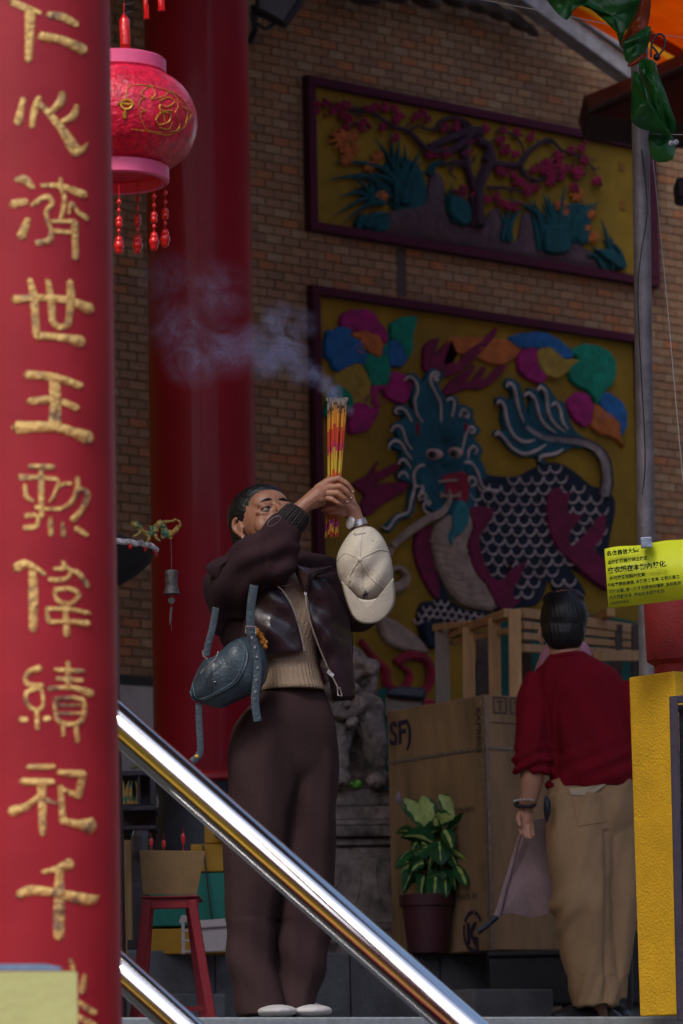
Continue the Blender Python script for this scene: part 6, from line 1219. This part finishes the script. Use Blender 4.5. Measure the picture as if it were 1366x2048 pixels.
hand('left_hand', [[(1052, 1608, -.01, 15), (1050, 1628, -.01, 14.5), (1051, 1642, -.01, 14)], [(1045, 1632, -.01, 9), (1044, 1646, -.01, 8)], [(1058, 1632, -.01, 9), (1059, 1646, -.01, 8)]],
     [[(1042, 1644, -.01, 6), (1040, 1658, -.02, 5), (1043, 1668, -.03, 4.5)], [(1049, 1647, -.02, 6), (1048, 1663, -.03, 5), (1052, 1674, -.04, 4.4)], [(1056, 1647, -.02, 6), (1057, 1664, -.03, 5), (1061, 1676, -.04, 4.4)], [(1062, 1644, -.01, 5.4), (1064, 1659, -.02, 4.6), (1067, 1671, -.03, 4)], [(1040, 1624, -.02, 6.6), (1036, 1638, -.04, 5.4), (1040, 1650, -.05, 4.6)]], 0, m_skin2, man, K=km, AF=B, vox=.003)
b = MB()
for k in range(18): t = k*6.283/18; b.ell(B(1050+19*math.cos(t), 1609+4*math.sin(t)-3*math.cos(t)*0, -.02-.036*math.sin(t)), .008, n=8, m=6)
T(b.build('beaded_bracelet', m_black), 'dark beaded bracelet round the wrist of the person in red', 'bracelet')
b = MB()
for k in range(9): t = 3.3+k*.33; b.ell(B(1050+21*math.cos(t), 1603+4*math.sin(t), -.02+.04*math.sin(t)), .0045, n=8, m=6)
T(b.build('pearl_bracelet', m_white_paint), 'thin pale bead bracelet above the dark one on the wrist', 'bracelet')
b = MB()
sil([(1560, 1096, 1274, .12), (1610, 1092, 1276, .13), (1650, 1096, 1274, .12), (1690, 1110, 1266, .08)], mY, mb=b)
sil([(1590, 1096, 1225, .11), (1650, 1093, 1226, .12), (1720, 1098, 1224, .12, -.01), (1770, 1104, 1220, .12, -.02), (1812, 1100, 1222, .12, -.03), (1850, 1110, 1226, .115, -.02), (1910, 1124, 1232, .11), (1960, 1134, 1236, .11), (2005, 1140, 1238, .115), (2013, 1141, 1238, .112)], mY-.04, mb=b, fold=folds(31, .035, (3, 4, 6)))
sil([(1590, 1170, 1276, .11), (1660, 1175, 1278, .12), (1740, 1185, 1277, .12), (1850, 1200, 1270, .12), (1940, 1210, 1260, .115), (2000, 1214, 1252, .115)], mY+.03, mb=b)
def tf(co):
    x, y = toimg(co); return .0045*math.sin((x-1100)*.10+(y-1600)*.018)+.006*math.sin((y-1800)*.10+(x-1100)*.13)*math.exp(-((y-1830)/60)**2-((x-1115)/40)**2)-.010*math.exp(-((x-1213)/5)**2)*(1 if y > 1660 else 0)+.004*math.sin(x*.2+y*.07)*(1 if y > 1950 else .2)
kt = b.sculpt('trousers', m_khaki, man, .006, 3, tf)
kb_ = BVHTree.FromPolygons([v.co.copy() for v in kt.data.vertices], [tuple(p.vertices) for p in kt.data.polygons])
def onk(x, y, off=.003): return onmesh(kb_, x, y, off, 13.95)
b = MB(); q = [(1137, 1577), (1162, 1575), (1190, 1571), (1214, 1567), (1190, 1585), (1166, 1590), (1143, 1590)]; b.puff([onk(x, y, .004) for x, y in q], onk(1172, 1581, .005), .003, .003, (0, -1, 0), 4); b.build('pocket_lining', M('pale_lining', (.50, .40, .28), .8), man)
b = MB(); b.tube([onk(x, y, .0005) for x, y in smooth_poly([(1156, 1652), (1180, 1648), (1212, 1642)], 6, False)], .003, n=6); b.build('pocket_seam', m_khaki, man)
b = MB(); b.tube([onk(x, y, .0003) for x, y in smooth_poly([(1140, 1590), (1150, 1625), (1156, 1652)], 6, False)], .002, n=6); b.build('pocket_seam', m_khaki, man)
for pts, mt_, nm in (([(1118, 2052, -.12, .035), (1150, 2045, -.06, .045), (1180, 2050, .0, .04)], m_black, 'shoe'), ([(1200, 2052, .04, .035), (1215, 2048, .1, .042), (1228, 2052, .15, .036)], m_black, 'shoe'), ([(1195, 2000, .02, .033), (1200, 2040, .03, .03)], m_skin2, 'ankle')):
    b = MB(); b.chain([B(x, y, d) for x, y, d, r in pts], [r for x, y, d, r in pts]); o = b.sculpt(nm, mt_, man, .006, 3)
    if nm == 'shoe': o.location.z += FLOOR+.003-min(v.co.z for v in o.data.vertices)
b = MB(); b.puff([B(x, y, -.16) for x, y in smooth_poly([(1090, 1592), (1100, 1600), (1102, 1620), (1094, 1646), (1087, 1620)], 3)], B(1094, 1617, -.165), .015, .01, (0, -1, 0), 5); T(b.build('key_pouch', m_navy), 'small dark pointed pouch clipped at the waist of the khaki trousers', 'pouch')
# mauve cloth bag in his hand
m_mauve = M('mauve_cloth', (.36, .25, .27), .8, var=.15, vs=5, bump=.25, bs=70)
mb_ = thing('cloth_bag', B(1045, 1830, .15), 'pale mauve cloth bag with a corded edge hanging from the left hand', 'bag')
q = smooth_poly([(1040, 1668), (1062, 1645), (1098, 1640), (1122, 1700), (1130, 1780), (1118, 1812), (1070, 1834), (1020, 1826), (996, 1832), (1008, 1780), (1026, 1715)], 4)
b = MB(); b.puff([B(x, y, .14) for x, y in q], B(1070, 1745, .13), .012, .012, (0, -1, 0), 8); b.v = [tuple(Vector(v)+Vector((0, -1, 0))*(.006*math.sin(v[0]*50+v[2]*12))) for v in b.v]; b.build('cloth', m_mauve, mb_, angle=70)
b = MB(); b.stube([B(1042, 1664, .08), B(1028, 1712, .1), B(1010, 1775, .12), B(994, 1832, .13)], [.006, .008, .010, .014], n=8); b.build('corded_edge', m_mauve, mb_)
b = MB(); b.stube([B(994, 1832, .13), B(975, 1850, .13), B(955, 1864, .13)], [.013, .011, .012], n=8, flat=.5); b.build('dark_strap', m_navy, mb_)
# person in pink beyond
gY = 14.75
def Gp(x, y, d=0): return P(x, y, gY+d)
pk = thing('person', Gp(1150, 2060), 'person in pink clothes standing mostly hidden behind the person in red', 'person'); m_pink = M('pink_cotton', (.50, .20, .30), .8, var=.1)
b = MB(); sil([(1275, 1105, 1150, .055), (1292, 1088, 1176, .09), (1318, 1076, 1186, .11), (1350, 1067, 1222, .12), (1400, 1078, 1258, .12), (1500, 1100, 1264, .12), (1600, 1110, 1268, .12), (1700, 1110, 1276, .13), (1780, 1112, 1300, .14), (1850, 1116, 1300, .14)], gY, mb=b, fold=folds(41, .03)); b.stube([Gp(1215, 1365, -.0), Gp(1246, 1410, 0), Gp(1256, 1520, -.02)], [.05, .05, .045], n=14); b.sculpt('pink_robe', m_pink, pk, .008, 4)
b = MB(); b.ell(Gp(1130, 1228), (.075, .09, .10), n=20, m=14); b.cap(Gp(1130, 1250), Gp(1132, 1290), .05, .052); b.sculpt('head', m_skin2, pk, .006, 3)
b = MB(); b.ell(Gp(1130, 1224, -.01), (.079, .093, .10), n=20, m=14); b.sculpt('hair', m_hair, pk, .006, 2)
for x in (1165, 1235):
    b = MB(); t = P(x, 1850, gY); b.tube([t, Vector((t.x, t.y, FLOOR+.09))], [.06, .05], n=14); b.ell((t.x, t.y-.04, FLOOR+.05), (.045, .11, .045)); b.sculpt('leg', m_black, pk, .008, 3)
# ------------------------------------------------------------------ incense smoke
m_smk = bpy.data.materials.new('smoke'); m_smk.use_nodes = True; nt = m_smk.node_tree; nt.nodes.remove(nt.nodes['Principled BSDF']); N = nt.nodes.new; L = nt.links.new
pv = N('ShaderNodeVolumePrincipled'); pv.inputs['Color'].default_value = (.56, .62, 1, 1); pv.inputs['Anisotropy'].default_value = .2; L(pv.outputs[0], nt.nodes['Material Output'].inputs['Volume'])
geo = N('ShaderNodeNewGeometry')
n1 = N('ShaderNodeTexNoise'); n1.inputs['Scale'].default_value = 9; n1.inputs['Detail'].default_value = 6; n1.inputs['Roughness'].default_value = .65; n1.inputs['Distortion'].default_value = 2.2; L(geo.outputs['Position'], n1.inputs[0])
n2 = N('ShaderNodeTexNoise'); n2.inputs['Scale'].default_value = 26; n2.inputs['Detail'].default_value = 5; n2.inputs['Distortion'].default_value = 3.0; L(geo.outputs['Position'], n2.inputs[0])
blobs = [(674, 797, 20, 55), (697, 822, 16, 40), (668, 785, 24, 40), (650, 768, 26, 26), (628, 752, 32, 18), (600, 738, 42, 14), (575, 700, 58, 11), (560, 640, 52, 8), (535, 720, 55, 11), (600, 650, 48, 6), (500, 690, 60, 7), (455, 700, 75, 5), (390, 710, 85, 4.0), (360, 650, 90, 2.6), (430, 590, 95, 2.0), (340, 560, 85, 1.4)]
last = None
for x, y, r_, den in blobs:
    c = A(x, y, -.08); sb = N('ShaderNodeVectorMath'); sb.operation = 'DISTANCE'; L(geo.outputs['Position'], sb.inputs[0]); sb.inputs[1].default_value = c
    mr = N('ShaderNodeMapRange'); mr.interpolation_type = 'SMOOTHSTEP'; mr.inputs[1].default_value = r_*kw; mr.inputs[2].default_value = r_*kw*.05; mr.inputs[3].default_value = 0; mr.inputs[4].default_value = den*1.25; L(sb.outputs['Value'], mr.inputs[0])
    if last is None: last = mr.outputs[0]
    else: mxn = N('ShaderNodeMath'); mxn.operation = 'MAXIMUM'; L(last, mxn.inputs[0]); L(mr.outputs[0], mxn.inputs[1]); last = mxn.outputs[0]
m1 = N('ShaderNodeMapRange'); m1.inputs[1].default_value = .40; m1.inputs[2].default_value = .62; L(n1.outputs[0], m1.inputs[0])
s1 = N('ShaderNodeMath'); s1.operation = 'SUBTRACT'; s1.inputs[1].default_value = .5; L(n2.outputs[0], s1.inputs[0]); s2 = N('ShaderNodeMath'); s2.operation = 'ABSOLUTE'; L(s1.outputs[0], s2.inputs[0])
m2 = N('ShaderNodeMapRange'); m2.interpolation_type = 'SMOOTHSTEP'; m2.inputs[1].default_value = .0; m2.inputs[2].default_value = .05; m2.inputs[3].default_value = 3.4; m2.inputs[4].default_value = .45; L(s2.outputs[0], m2.inputs[0])
u1 = N('ShaderNodeMath'); u1.operation = 'MULTIPLY'; L(m1.outputs[0], u1.inputs[0]); L(m2.outputs[0], u1.inputs[1]); u2 = N('ShaderNodeMath'); u2.operation = 'MULTIPLY'; L(u1.outputs[0], u2.inputs[0]); L(last, u2.inputs[1]); L(u2.outputs[0], pv.inputs['Density'])
a_, c_ = A(265, 845, -.24), A(740, 470, .08); b = MB(); b.bx(a_.x, c_.x, a_.y, c_.y, a_.z, c_.z)
T(b.build('smoke', m_smk, smooth=False), 'bluish incense smoke drifting left from the burning sticks', 'smoke', kind='stuff')
